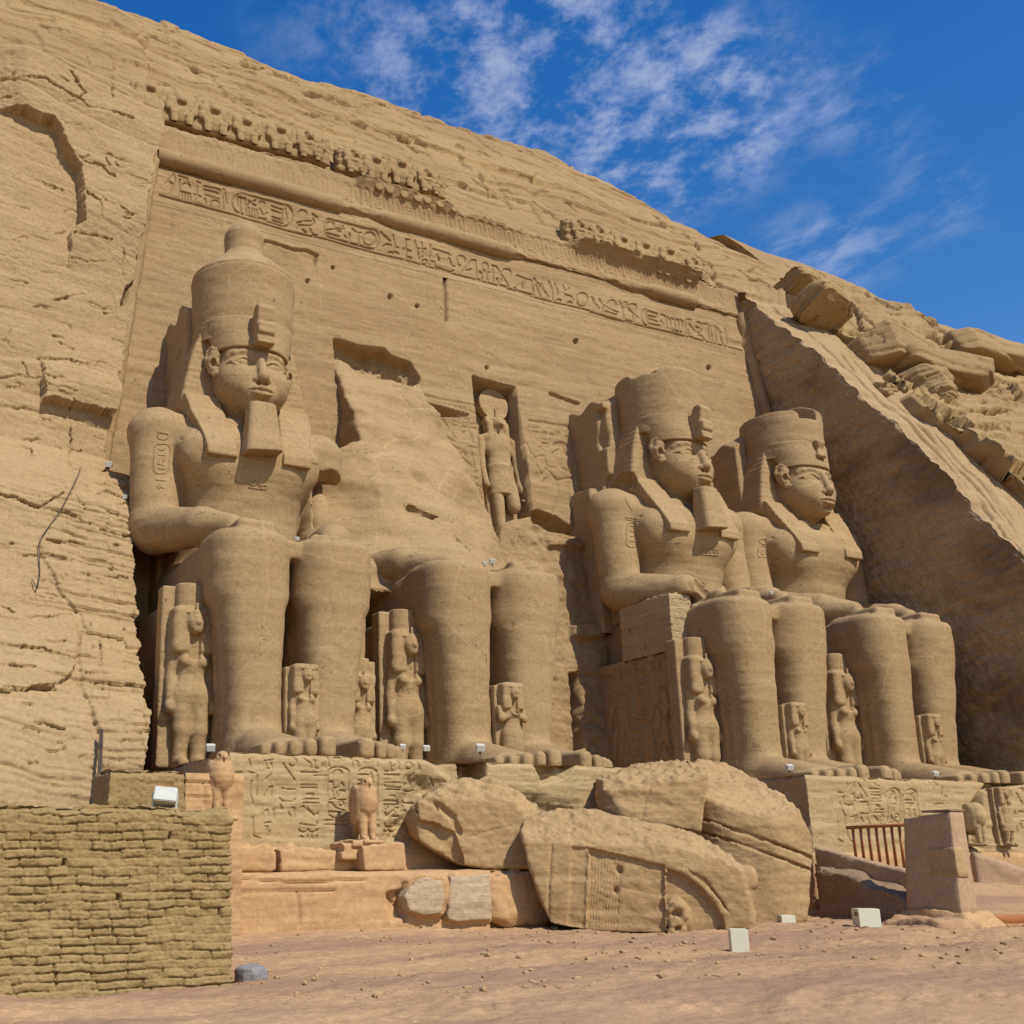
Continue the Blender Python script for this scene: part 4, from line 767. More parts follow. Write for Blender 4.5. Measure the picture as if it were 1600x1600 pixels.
NB = [(63, 85), (75, 70), (83, 52), (92, 50), (96, 66), (80, 82), (68, 88)]
Dc = Dc+Gc-.7*pmask(UVc, NB, 2)-.5*pmask(UVc, [(195, 450), (215, 446), (203, 470), (190, 478)], 3)
Dc *= np.where(Tc < 0, 0.3, 1.)
def more_cracks(seed, n, u0, u1, v0, v1, slope, lmin, lmax, keep=lambda u, v: True):
    R_ = random.Random(seed); out = []
    while len(out) < n:
        u, v = R_.uniform(u0, u1), R_.uniform(v0, v1)
        if not keep(u, v): continue
        L_ = R_.uniform(lmin, lmax)*R_.random()**.5; k = max(2, int(L_/7)); pts = [(u, v)]; sl = slope(u, v)+R_.gauss(0, .10)
        if R_.random() < .16: sl = None
        for _ in range(k):
            if sl is None: pts.append((pts[-1][0]+R_.uniform(-3, 4), pts[-1][1]+R_.uniform(4, 8)))
            else: pts.append((pts[-1][0]+7, pts[-1][1]+7*sl+R_.gauss(0, 1.5)))
        out.append(pts)
    return out
MC = more_cracks(3, 150, -10, 230, 60, 1230, lambda u, v: .26-.26*v/1250, 14, 70)
Dc = Dc+strokes_depth(UVc, MC, .95, .16, np.zeros_like(Dc))*np.clip(.6+fbm(Bc, (1.2, 1.2, 1.2), 2, .5, 77), 0, 1)
heightfield('cliff', Bc, Dc, np.array([.12, -1., .1]), M['cliff'], 'structure')

# the hill above the temple front
CRX = [-34, -22.3, -17, -9, -1.6, 9.2, 16.3, 21.4, 29.7, 38.6, 43.4, 52.7, 70]; CRZ = [39.4, 38.9, 38.8, 38.4, 38.2, 38.3, 37, 35.9, 35.2, 33.2, 34, 33.6, 32]
def hill_disp(P):
    d = strata(P, 1.6, 5., 3., (.03, 0), .75)+strata(P, .6, 2.6, 6., (.03, 0), .5)
    return d+.20*fbm(P, (.16, .16, .3), 4, .55, 90)+.04*fbm(P, (1.6, 1.6, 3.4), 3, .6, 91)
xh = np.arange(-26, 25, .075); th = np.concatenate([np.linspace(0, 1, 240), 1+np.linspace(.02, 1.6, 24)])
Xh, Th = np.meshgrid(xh, th, indexing='ij')
zc = np.interp(Xh, CRX, CRZ)-.25; yc = 10+0*Xh
yb = np.where(Xh < -16.3, 2.9, 3.62)-np.clip((Xh-15)/2, 0, 1)*.6; zb0 = np.where(Xh < -16, 27.5, 27.2)
s_ = np.clip(Th, 0, 1); m_ = .52
ycn, zcn = yb+.36*(yc-yb), zb0+.52*(zc-zb0)+.35
Yh = (1-s_)**2*yb+2*s_*(1-s_)*ycn+s_*s_*yc; Zh = (1-s_)**2*zb0+2*s_*(1-s_)*zcn+s_*s_*zc
ov = np.maximum(Th-1, 0); Yh = Yh+ov*14; Zh = Zh+ov*4-ov**2*3.2
Bh = np.stack([Xh, Yh, Zh], -1); UVh = proj(Bh)+3.*np.stack([fbm(Bh, (1.1, 1.1, 1.1), 4, .62, 93), fbm(Bh, (1.1, 1.1, 1.1), 4, .62, 94)], -1); Dh = hill_disp(Bh.reshape(-1, 3)).reshape(Xh.shape)
Dh *= .25+.75*sstep(0, .12, Th)+0*Xh
HC = [[(205, 165), (300, 190), (420, 235), (520, 240)], [(520, 228), (620, 262), (700, 290)], [(720, 240), (745, 270), (765, 300), (800, 320)], [(480, 140), (560, 165), (640, 175)], [(300, 105), (420, 150), (520, 180), (640, 215)],
      [(380, 95), (470, 128)], [(615, 165), (640, 180), (700, 200), (760, 210)], [(700, 190), (780, 215), (830, 240)], [(1020, 335), (1060, 372), (1090, 395)], [(1090, 360), (1150, 380), (1200, 410)], [(1120, 440), (1150, 455), (1190, 470)],
      [(1060, 395), (1110, 420), (1125, 450)], [(570, 190), (660, 230), (720, 260)], [(850, 290), (900, 330)], [(240, 60), (330, 100), (400, 110)], [(1030, 350), (1080, 375)], [(150, 30), (200, 55), (240, 60)]]
Gh = strokes_depth(UVh, HC, 1.7, .5, np.zeros_like(Dh))*np.clip(.7+.9*fbm(Bh, (.6, .6, .6), 2, .5, 95), .05, 1)
MH = more_cracks(8, 170, 0, 1200, -30, 450, lambda u, v: .30+.06*u/1000, 16, 95, lambda u, v: v > .36*(u-170)-10)
Gh = Gh+strokes_depth(UVh, MH, 1.0, .30, np.zeros_like(Dh))*np.clip(.55+fbm(Bh, (.8, .8, .8), 2, .5, 97), 0, 1)
heightfield('hill', Bh, Dh+Gh, np.array([0, -.8, .6]), M['hill'], 'structure')
# rough block ledges along the skyline and on the slope
def rock_sculpt(size, seed, h=None, flat=1.):
    R = np.random.default_rng(seed); a, b, c = size; h = h or max(size)/64
    s = Sculpt((-a*.72, -b*.72, -c*.75), (a*.72, b*.72, c*.75), h)
    s.add(lambda X, Y, Z: (((np.abs(X/(a*.5))**7+np.abs(Y/(b*.5))**7+np.abs(Z/(c*.5))**7)**(1/7.))-1)*min(size)*.5)
    for _ in range(16):
        n = R.normal(size=3)*np.array([1/a, 1/b, 1/c]); n /= np.linalg.norm(n); ext = .5*(abs(n[0])*a+abs(n[1])*b+abs(n[2])*c)*R.uniform(.66, .86)
        s.cut(lambda X, Y, Z, n=n, e=ext: n[0]*X+n[1]*Y+n[2]*Z-e, .0)
    return s
def rock(name, u, v, y, size, seed, mat, rz=0., tilt=0., sink=0., amp=.07, bed=.06):
    s = rock_sculpt(size, seed); V, F = s.mesh(); V = weather(V, F, amp, 1.1/max(.5, max(size)/3), seed*1.7, bed*.4); sz_ = max(size); V = V+vnormals(V, F)*(strata(V*1.0+seed, sz_/11, sz_/2.4, seed % 13, (.1, 0), .62*min(1, sz_/4)))[:, None] if sz_ > .8 else V
    o = link(name, mesh_from(name, V, F), mat); o.location = atY(u, v, y)+np.array([0, 0, -sink]); o.rotation_euler = (tilt, 0, rz); return o

# natural rock beyond the cut slope: big rounded beds, overhanging the cut with a dark gap
xr_ = np.concatenate([np.linspace(-1, -.04, 12), np.linspace(0, 1, 480)]); tq = np.linspace(0, 1.25, 480)
Ur, Tr = np.meshgrid(xr_, tq, indexing='ij')
Xr = 20.6+np.maximum(Ur, 0)**1.2*42.
Xr = Xr+.9*fbm(np.stack([Tr*0, Tr*0, Tr*30], -1), (1, 1, .35), 4, .6, 100)*np.clip(1-Ur, 0, 1)**6
zcr = np.interp(Xr, CRX, CRZ)-.3; ycr = np.interp(Xr, [20, 29, 38.6, 44, 60], [9.4, 8.2, 6.2, 5., 4.])
zcr = np.interp(Xr, [20, 23.6, 29.2, 31.5+2, 35.8, 44, 60], [36.1, 34.6, 33.2, 30.1, 30.4, 29.7, 29.])
near_ = np.exp(-(np.maximum(Xr-20.6, 0)/4.5)**2); zcr = zcr-1.6*near_
Zr = np.where(Tr <= 1, -4.6+(zcr+4.6)*Tr, zcr+(Tr-1)*3); sy_ = slope_y(np.minimum(Zr, zcr))
sy_ = np.where(Zr > 25, 1.55+(np.minimum(Zr, zcr)-25.1)/1.52, sy_)
bul = (1-.9*near_*sstep(.55, .9, Tr))*1.5*np.sin(np.clip(Tr, 0, 1)*math.pi)**.35*sstep(1.0, .9, Tr)
Yr = sy_-bul+np.maximum(Tr-1, 0)*40
Yr = np.where(Ur < 0, Yr+(-Ur)*(bul+1.5), Yr)
Br = np.stack([Xr, Yr, Zr], -1); UVr = proj(Br)+3.*np.stack([fbm(Br, (.9, .9, .9), 4, .62, 113), fbm(Br, (.9, .9, .9), 4, .62, 114)], -1)
def big_disp(P):
    d = strata(P, 2.6, 6.5, 12., (-.06, 0), 3.0)+strata(P, .9, 3., 4., (-.06, 0), 1.3)+strata(P, .35, 1.6, 8., (-.05, 0), .6)
    return d+.5*fbm(P, (.14, .14, .22), 4, .5, 110)+.05*fbm(P, (1.3, 1.3, 3), 3, .6, 111)
Dr = big_disp(Br.reshape(-1, 3)).reshape(Xr.shape)*np.where(Ur < 0, .2, 1)*(1-.75*sstep(.93, 1.0, Tr))*(1-.85*near_*sstep(.6, .95, Tr))
q_ = lambda pts: [(1150+a*.3, 420+b*.3) for a, b in pts]
RC = [q_(x) for x in ([(380, 330), (500, 400), (560, 380), (700, 460), (830, 430), (930, 400), (1060, 390), (1200, 400), (1260, 470), (1400, 530), (1500, 545)], [(670, 500), (760, 600), (820, 560), (880, 560), (1000, 500), (1130, 480), (1270, 490)],
      [(880, 590), (920, 610), (1000, 570), (1080, 580), (1170, 545), (1280, 550), (1300, 575)], [(770, 610), (880, 650), (900, 640), (960, 580)], [(1030, 800), (1080, 770), (1200, 750), (1400, 770)], [(185, 90), (260, 150), (330, 120), (400, 140)],
      [(260, 230), (330, 190), (460, 170), (540, 175)], [(270, 240), (320, 290), (440, 230), (490, 190)], [(440, 230), (530, 210), (620, 220)], [(1180, 1000), (1240, 1060), (1320, 1040), (1300, 960)], [(1270, 1080), (1340, 1070), (1430, 1060)],
      [(1050, 320), (1090, 380), (1170, 400)], [(1220, 420), (1330, 450), (1480, 480)], [(880, 400), (840, 430)], [(600, 230), (640, 330), (690, 350)])]
Gr = strokes_depth(UVr, RC, 2.6, .9, np.zeros_like(Dr))
MR = more_cracks(12, 90, 1250, 1600, 430, 860, lambda u, v: .12, 16, 80, lambda u, v: v > 425+.38*(u-1250))
Gr = Gr+strokes_depth(UVr, MR, 1.1, .38, np.zeros_like(Dr))*np.clip(.55+fbm(Br, (.8, .8, .8), 2, .5, 117), 0, 1)
heightfield('natural_rock', Br, Dr+Gr, np.array([-.2, -.83, .5]), M['hill'], 'structure')
for k, (u, v, y, sz, rz, ti) in enumerate([(1285, 482, -.2, (3.6, 2.4, 1.5), .3, -.5), (1250, 452, 2.2, (3.0, 2.4, 1.6), .1, -.3), (1392, 562, -1.2, (5.6, 3., 2.3), .1, -.25), (1460, 585, -2.2, (6.0, 3, 1.9), -.1, -.2), (1398, 606, -2.2, (1.1, 1.0, 1.1), .5, .2), (1382, 612, -2.6, (1.2, 1., .9), .1, .4), (1450, 625, -2.6, (3.2, 2.6, 3.0), .4, -.2), (1540, 560, .2, (7, 3, 2.0), 0, -.2)]):
    o = rock('boulder', u, v, y+.55, sz, 200+k, M['hill'], rz, ti)
    tag(o, ['flat grey-brown slab of rock just under the rounded top rock', 'small rounded rock with pale spots at the head of the cut slope', 'long pale bulging slab overhanging the cut slope', 'layered slab jutting right of the two small stones', 'small upright stone wedged in the dark gap', 'small pale rounded stone lying at the edge of the gap', 'cracked lumpy boulder below the two small wedged stones', 'broad layered slab under the right skyline'][k], 'rock', 'rocks on the slope beyond the cut wall')

# ground: worn rock floor, finer near the temple, carried out to the horizon
def axis(a, b, st, far):
    g = [a]; d = st
    while g[-1] > -far: d *= 1.35; g.append(g[-1]-d)
    h = [b]; d = st
    while h[-1] < far: d *= 1.35; h.append(h[-1]+d)
    return np.array(g[::-1][:-1]+list(np.arange(a, b, st))+h[0:])
xg = axis(-27, 9, .07, 2500); yg = axis(-27, -8, .06, 2500)
Xg, Yg = np.meshgrid(xg, yg, indexing='ij'); Bg = np.stack([Xg, Yg, 0*Xg-4.2], -1)
UVg = proj(Bg); near = sstep(60, 30, np.hypot(Xg+10, Yg+15))
rot_ = np.stack([Xg*.85+Yg*.5, -Xg*.5+Yg*.85, 0*Xg], -1)
ter = fbm(rot_, (.16, .62, 1), 5, .55, 120); rg = 1-np.abs(fbm(rot_, (.5, 1.9, 1), 4, .55, 127))*1.6
st_ = ter*2.6+.22*fbm(Bg, (1.6, 1.6, 1), 4, .6, 121); fl0 = np.floor(st_)
Dg = .022*(fl0+sstep(.86, 1., st_-fl0))+.014*fbm(Bg, (2.6, 5.5, 1), 4, .62, 122)-.05*np.exp(-(fbm(Bg, (.45, .8, 1), 4, .6, 131)/.018)**2)+.03*(rg-.6)*sstep(-.2, .6, fbm(Bg, (.3, .5, 1), 3, .5, 128))+.010*np.abs(fbm(Bg, (9, 11, 1), 3, .6, 129))+.10*sstep(-13.5, -11, Yg)
Dg = Dg+.10*sstep(-19.8, -21.5, Yg+.4*fbm(Bg, (.7, .7, 1), 3, .6, 125))
Dg *= near
heightfield('ground', Bg, Dg, np.array([0, 0, 1.]), M['ground'], 'structure')
def gz(x, y): return -4.2+float(Dg[min(np.searchsorted(xg, x), len(xg)-1), min(np.searchsorted(yg, y), len(yg)-1)])
# loose stone chips on the floor
bm = bmesh.new(); R_ = random.Random(5)
for k in range(1500):
    x, y = R_.uniform(-21, 6), R_.uniform(-24, -11.5); i, j = np.searchsorted(xg, x), np.searchsorted(yg, y); r = .012+.05*R_.random()**4
    m = Matrix.Translation((x, y, -4.2+Dg[min(i, len(xg)-1), min(j, len(yg)-1)]+r*.25))@Matrix.Rotation(R_.random()*6, 4, 'Z')@Matrix.Diagonal((r*R_.uniform(.8, 1.7), r, r*.7, 1))
    vs = bmesh.ops.create_icosphere(bm, subdivisions=1, radius=1, matrix=m)['verts']
    for v in vs: v.co += Vector((R_.gauss(0, 1), R_.gauss(0, 1), R_.gauss(0, 1)))*r*.12
o = bm_obj('stone_chips', bm, M['block']); tag(o, 'loose stone chips scattered over the worn rock floor', 'stone chips', None, 'stuff')
# ------------------------------------------------------------------ pedestals and terrace
def panel_box(root, name, x0, x1, z0, z1, yf, depth, mat, step=.045, amp=.03, lines=(), cuts=(), seed=0., lw=1.9, ld=.075, tops=True, topfn=None, x0fn=None):
    """a block whose front is a displaced grid (engraved lines, broken patches), with displaced sides and top that share its edges"""
    nx, nz, ny = int((x1-x0)/step)+1, int((z1-z0)/step)+1, max(3, int(depth/(step*2.5)))
    a = np.linspace(0, 1, nx); b = np.linspace(0, 1, nz); c = np.linspace(0, 1, ny)
    # an unrolled sheet: left side, front, right side across; then the top
    Ux = np.concatenate([np.zeros(ny-1), a, np.ones(ny-1)]); Uy = np.concatenate([c[::-1][:-1], np.zeros(nx), c[1:]])
    S, Bz = np.meshgrid(np.arange(len(Ux)), b, indexing='ij')
    P = np.stack([x0+(x1-x0)*Ux[S], yf+depth*Uy[S], z0+(z1-z0)*Bz], -1)
    nr = np.zeros(P.shape); fr = (Uy[S] == 0); nr[..., 1] = -1.0*fr; nr[..., 0] = np.where(S < ny-1, -1., np.where(S >= ny-1+nx, 1., 0))
    UV = proj(P); D_ = amp*fbm(P, (.8, .8, 1.2), 4, .55, seed)+amp*.7*fbm(P, (.5, .5, 3.5), 3, .6, seed+2)
    G_ = np.zeros(D_.shape)
    if lines: G_ = strokes_depth(UV, lines, lw, ld, G_)*fr
    for poly, dep, soft in cuts: D_ = D_-dep*(pmask(UV, poly, soft)*fr)*(1+.35*fbm(P, (2.2, 2.2, 2.2), 3, .6, seed+7))
    edge = np.minimum(np.minimum(Bz, 1-Bz)*(z1-z0), 9.)
    D_ = D_-.05*np.exp(-((1-Bz)*(z1-z0)/.07)**2)*(.5+np.abs(fbm(P, (1.5, 1.5, 1.5), 3, .6, seed+4)))*1.4
    V = P+nr*(D_+G_)[..., None]
    if topfn is not None: V[..., 2] += topfn(P)*sstep(0, 1, Bz)**4
    o = link(name, mesh_from(name, V.reshape(-1, 3), grid_faces(*D_.shape)), mat, root)
    # top
    tx, ty = np.meshgrid(a, c, indexing='ij'); T = np.stack([x0+(x1-x0)*tx, yf+depth*ty, z1+0*tx], -1)
    T[:, 0] = V[ny-1:ny-1+nx, -1]; T[0] = V[:ny, -1][::-1]; T[-1] = V[ny-1+nx-1:, -1]
    if topfn is not None: T[1:-1, 1:, 2] += topfn(T[1:-1, 1:])
    T[1:-1, 1:, 2] += .03*fbm(T[1:-1, 1:], (1.2, 1.2, 1.2), 3, .6, seed+6)
    link(name+'_top', mesh_from(name+'_top', T.reshape(-1, 3), grid_faces(nx, ny)), mat, root)
    return o
GL = globals().get('GLYPHS', {})
ped = empty('pedestal', (-11, -10.5, -2.4)); tag(ped, 'inscribed stone pedestal under the crowned and the headless colossi', 'pedestal', 'pedestals of the colossi')
def rel(o_list, root):
    for o in o_list: o.location = (-root.location.x, -root.location.y, -root.location.z)
CUT_L = [([(716, 1186), (760, 1186), (760, 1228), (738, 1236), (722, 1222)], .9, 2.), ([(660, 1180), (716, 1186), (724, 1225), (700, 1215)], .12, 6.),
         ([(640, 1215), (760, 1232), (900, 1260), (900, 1320), (600, 1320)], .2, 14.), ([(835, 1190), (905, 1186), (880, 1215), (850, 1222)], .45, 5.)]
panel_box(ped, 'inscribed_block', -17.12, -3.4, -2.42, -.02, -10.42, 9.5, M['pedestal'], .02, .03, GL.get('ped_l', ()), CUT_L, 30., 1.1, .055)
rel(ped.children, ped)
pedr = empty('pedestal', (10, -10.5, -2.4)); tag(pedr, 'inscribed stone pedestal with a broken dark left end under the two right colossi', 'pedestal', 'pedestals of the colossi')
panel_box(pedr, 'inscribed_block', 2.15, 22.0, -2.42, -.02, -10.42, 9.5, M['pedestal'], .026, .03, GL.get('ped_r', ()),
          [([(1478, 1205), (1545, 1222), (1530, 1240), (1515, 1262), (1512, 1325), (1535, 1325), (1535, 1235), (1600, 1225), (1600, 1190)], .35, 4.)], 33., 1.1, .055)
rel(pedr.children, pedr)
CUT_T = [([(628, 1372), (650, 1362), (695, 1368), (700, 1408), (690, 1432), (650, 1432), (632, 1412)], -.16, 2.), ([(700, 1362), (770, 1362), (770, 1440), (698, 1440)], -.10, 2.), ([(604, 1395), (628, 1390), (632, 1430), (612, 1440)], .18, 3.), ([(768, 1362), (850, 1362), (850, 1450), (768, 1450)], .25, 3.)]
ter_o = empty('terrace_wall', (-14, -12.2, -4.2)); tag(ter_o, 'low pink stone terrace course below the inscribed pedestal', 'terrace')
CRT = [[(360, 1396), (430, 1394), (522, 1392)], [(466, 1392), (468, 1447)], [(630, 1380), (626, 1410), (634, 1430)], [(700, 1365), (697, 1400), (692, 1435)], [(708, 1390), (752, 1390)], [(610, 1400), (625, 1418), (632, 1440)], [(360, 1372), (470, 1380), (570, 1374)]]
panel_box(ter_o, 'terrace_front', -20.5, -5.2, -4.6, -2.82, -12.05, 1.9, M['pink'], .045, .03, CRT, CUT_T, 36., 1.6, .1)
rel(ter_o.children, ter_o)
def zf(u, v, y): return atY(u, v, y)
# rough blocks lying along the terrace under the pedestal
def rough_block(name, px, yf, dep, mat, seed, amp=.05, r=.1, h=.05, lbl=None, cat='block', grp=None, extra=None, cutplanes=(), lean=0., yaw=None):
    cu, cv = (min(u for u, v in px)+max(u for u, v in px))/2, max(v for u, v in px); c = atY(cu, cv, yf)
    th = 0. if yaw is None else math.radians(yaw); e1 = np.array([math.cos(th), -math.sin(th), 0]); nn = np.array([math.sin(th), math.cos(th), 0])
    def LL(u, v, off=0.): p = hit(u, v, nn, nn@c+off)-c; return np.array([p@e1, p@nn, p[2]])
    pts = [tuple(LL(u, v)[[0, 2]]) for u, v in px]; xs_ = [p[0] for p in pts]; z_ = [p[1] for p in pts]
    s = Sculpt((min(xs_)-.35, -.35, min(z_)-.35), (max(xs_)+.35, dep+.35, max(z_)+.35), h)
    s.add(lambda X, Y, Z: extr(poly2(X, Z, pts), np.abs(Y-lean*Z-dep/2)-dep/2, r))
    for n, p in cutplanes:
        n = np.array(n, float); n /= np.linalg.norm(n); q = np.array(p)-c if len(p) != 3 or not isinstance(p, tuple) else LL(*p); s.cut(lambda X, Y, Z, n=n, q=q: n[0]*(X-q[0])+n[1]*(Y-q[1])+n[2]*(Z-q[2]), .03)
    if extra: extra(s, LL)
    V, F = s.mesh(); V = weather(V, F, amp, .9, seed, amp*.4); N_ = vnormals(V, F); V = V+N_*(amp*(.35+1.3*sstep(.45, .8, N_[:, 2]))*(1.2*np.abs(fbm(V, (1.6, 1.6, 2.6), 4, .6, seed+11))-.45+.5*fbm(V, (5, 5, 6), 3, .6, seed+13)))[:, None]
    o = link(name, mesh_from(name, V, F), mat); o.location = c; o.rotation_euler = (0, 0, -th)
    if lbl: tag(o, lbl, cat, grp)
    return o
rough_block('ledge_block', [(357, 1326), (372, 1320), (420, 1322), (430, 1332), (432, 1358), (424, 1362), (357, 1362)], -11.25, .9, M['pink'], 41., .035, .07, .04, 'rough pink ledge block beside the end of the mud brick wall', 'block', 'ledge blocks under the pedestal')
rough_block('ledge_block', [(436, 1326), (470, 1322), (505, 1326), (568, 1340), (572, 1358), (440, 1363)], -11.2, .9, M['pink'], 42., .05, .07, .04, 'eroded pale ledge block ending at the falcon base', 'block', 'ledge blocks under the pedestal')

# ------------------------------------------------------------------ fallen pieces of the broken colossus
TB = 'fallen pieces of the broken colossus'
def exA(s, L):
    o_ = L(690, 1318, .0)
    for k in range(14):
        a = math.radians(95+k*12); s.cap(tuple(o_+np.array([.1*math.cos(a), -.02, .1*math.sin(a)])), tuple(o_+np.array([1.2*math.cos(a), .12, .95*math.sin(a)])), .02, .055, .02, 'sub')
    s.sub(lambda X, Y, Z: extr(poly2(X, Z, [tuple(L(u, v)[[0, 2]]) for u, v in ((630, 1275), (660, 1282), (712, 1300), (722, 1340), (722, 1360), (630, 1330))]), np.abs(Y)-.16)+.04*np.sin(X*6+Z*4), .02)
    s.tube([tuple(L(u, v, .0)) for u, v in ((668, 1250), (690, 1262), (708, 1280), (716, 1300))], .10, .03, 'sub')
    s.tube([tuple(L(u, v, .0)) for u, v in ((722, 1312), (760, 1300), (800, 1290))], .02, .02, 'sub')
rough_block('fallen_block', [(637, 1278), (645, 1262), (660, 1248), (668, 1240), (700, 1222), (735, 1216), (775, 1216), (812, 1232), (845, 1262), (850, 1300), (835, 1358), (755, 1358), (722, 1352), (690, 1335), (645, 1306)],
            -11.7, 1.5, M['block'], 51., .05, .05, .04, 'jagged fallen block with a fluted dark underside on the terrace, left of the largest block', 'fallen block', TB, exA,
            [((0, -.62, .8), (740, 1250, 0)), ((-.75, -.6, -.1), (652, 1285, .1)), ((.55, -.6, .35), (835, 1290, 0.1))], 0., 24)
def exB(s, L):
    s.tube([tuple(L(862, 1318, 0)), tuple(L(858, 1380, 0)), tuple(L(856, 1446, 0))], .04, .01, 'sub')
    # sunk panel with pleats between the strap and the seam
    s.sub(lambda X, Y, Z: extr(poly2(X, Z, [tuple(L(u, v)[[0, 2]]) for u, v in ((921, 1326), (1039, 1352), (1039, 1470), (916, 1470))]), np.abs(Y)-.10), .01)
    s.sub(lambda X, Y, Z: extr(poly2(X, Z, [tuple(L(u, v)[[0, 2]]) for u, v in ((893, 1322), (919, 1324), (913, 1470), (886, 1470))]), np.abs(Y)-.05), .01)
    for k in range(10): s.tube([tuple(L(925+k*5, 1331+k*1.6, .10)), tuple(L(921+k*4.6, 1456, .10))], .028, .01, 'sub')
    # headdress arcs over the ear
    q = [tuple(L(1041+r[0], r[1])[[0, 2]]) for r in ((0, 1356), (22, 1362), (48, 1380), (70, 1402), (88, 1432), (94, 1462), (0, 1462))]
    s.sub(lambda X, Y, Z: extr(poly2(X, Z, q), np.abs(Y)-.16), .01)
    for d, r in ((.13, .92), (.10, .80), (.07, .68), (.04, .56)):
        pp = [tuple(L(1041+dx*r, 1462-(1462-y)*r, d)) for dx, y in ((2, 1356), (22, 1362), (48, 1380), (70, 1402), (88, 1432), (94, 1458))]; s.tube(pp, .055, .01, 'sub')
    c = L(1058, 1432, .12); s.ell(tuple(c), (.30, .18, .42), .04)
    ear = [(1047, 1424), (1056, 1414), (1067, 1418), (1070, 1431), (1062, 1441), (1051, 1445), (1048, 1455), (1059, 1458), (1069, 1452)]
    s.tube([tuple(L(u, v, -.03)) for u, v in ear], .075, .03); s.ell(tuple(L(1057, 1430, -.06)), (.12, .14, .11), .03, 'sub'); s.ell(tuple(L(1059, 1451, -.06)), (.07, .12, .05), .03, 'sub')
    for (u, v) in ((968, 1360), (962, 1392)): s.ell(tuple(L(u, v, .10)), (.09, .14, .11), .03, 'sub')
    s.ell(tuple(L(1165, 1372, .35)), (.28, .3, .35), .12)
    s.tube([tuple(L(921, 1374, .1)), tuple(L(980, 1388, .1)), tuple(L(1040, 1402, .1))], .022, .01, 'sub')
    for k in range(5): s.tube([tuple(L(1060+k*9, 1352+k*5, 0)), tuple(L(1100+k*7, 1374+k*9, .02)), tuple(L(1130+k*5, 1410+k*9, .08))], .022, .02, 'sub')
rough_block('fallen_block', [(814, 1300), (820, 1280), (845, 1268), (880, 1262), (935, 1263), (990, 1280), (1050, 1286), (1105, 1305), (1150, 1335), (1172, 1365), (1180, 1402), (1186, 1440), (1160, 1452), (1090, 1459), (1000, 1458), (925, 1455), (868, 1446), (858, 1442), (838, 1385), (822, 1335)],
            -14.2, 2.4, M['block'], 54., .035, .04, .034, 'largest fallen block lying in front, with pleats, headdress arcs and an ear', 'fallen block', TB, exB,
            [((.03, -.62, .78), (930, 1320, 0)), ((.25, -.5, .8), (1100, 1338, 0)), ((.62, -.45, .62), (1165, 1362, .1)), ((.75, -.6, .1), (1172, 1402, .1))], 0., 33)
rough_block('fallen_block', [(942, 1238), (946, 1214), (975, 1204), (1010, 1190), (1045, 1182), (1090, 1182), (1110, 1215), (1095, 1300), (1040, 1290), (950, 1278)],
            -12.2, 1.8, M['block'], 57., .05, .05, .045, 'dark fronted fallen block between the largest block and the rounded torso piece', 'fallen block', TB,
            lambda s, L: s.tube([tuple(L(1018, 1222, 0)), tuple(L(1008, 1255, 0)), tuple(L(1000, 1290, 0))], .04, .01, 'sub'),
            [((-.1, -.6, .8), (1010, 1228, 0)), ((-.55, -.8, -.3), (965, 1260, .0))], 0., 28)
def exC(s, L):
    xl, xr = L(1062, 1330)[0], L(1290, 1330)[0]; xc, R_ = (xl+xr)/2, (xr-xl)/2*1.06; yc = R_*.96
    rr = lambda X, Y: np.sqrt((X-xc)**2+(Y-yc)**2)
    s.cut(lambda X, Y, Z: rr(X, Y)-R_+0*Z, .1)
    # two carved bands running round the drum, tilted with the piece
    za, zb = L(1075, 1272)[2], L(1270, 1338)[2]; sl_ = (zb-za)/(L(1270, 1338)[0]-L(1075, 1272)[0]); x0_ = L(1075, 1272)[0]
    for dz, hw_ in ((0., .045), (-.34, .03)): s.sub(lambda X, Y, Z, dz=dz, hw_=hw_: np.maximum(np.abs(Z-za-dz-sl_*(X-x0_))-hw_, R_-.13-rr(X, Y)), .0)
rough_block('fallen_block', [(1060, 1295), (1066, 1255), (1074, 1215), (1085, 1185), (1110, 1178), (1150, 1183), (1200, 1215), (1252, 1255), (1270, 1290), (1285, 1308), (1284, 1340), (1272, 1400), (1266, 1442), (1200, 1450), (1120, 1450), (1080, 1440)],
            -12.8, 3.4, M['block'], 60., .035, .12, .042, 'tall rounded fallen torso piece beside the ramp, its pale top tilted forward', 'fallen block', TB, exC,
            [((.22, -.60, .77), (1175, 1262, 0.25)), ((-.75, -.3, .6), (1085, 1200, .9))], 0., 38)
M['pale'] = stone('pale_patch_stone', (.41, .295, .18), (.34, .235, .135), (.50, .38, .25), 1., 0, .5, 0, grain=1.3)
rough_block('repair_block', [(640, 1384), (652, 1374), (672, 1370), (692, 1376), (696, 1400), (690, 1428), (664, 1432), (640, 1424), (633, 1402)], -12.32, .4, M['pale'], 81., .03, .05, .03, 'rounded pale repair stone set in the pink terrace front', 'block', 'repair stones in the terrace')
rough_block('repair_block', [(704, 1368), (768, 1366), (770, 1438), (716, 1441), (700, 1436)], -12.26, .4, M['pale'], 82., .03, .05, .03, 'square pale repair stone at the end of the pink terrace front', 'block', 'repair stones in the terrace')
# shaded lump under the terrace corner
rough_block('rubble_block', [(766, 1366), (785, 1361), (845, 1361), (862, 1400), (866, 1450), (792, 1450), (770, 1436), (760, 1402)], -12.25, 1.2, M['pink'], 63., .06, .25, .055, 'shaded reddish lump at the end of the terrace behind the largest block', 'block')
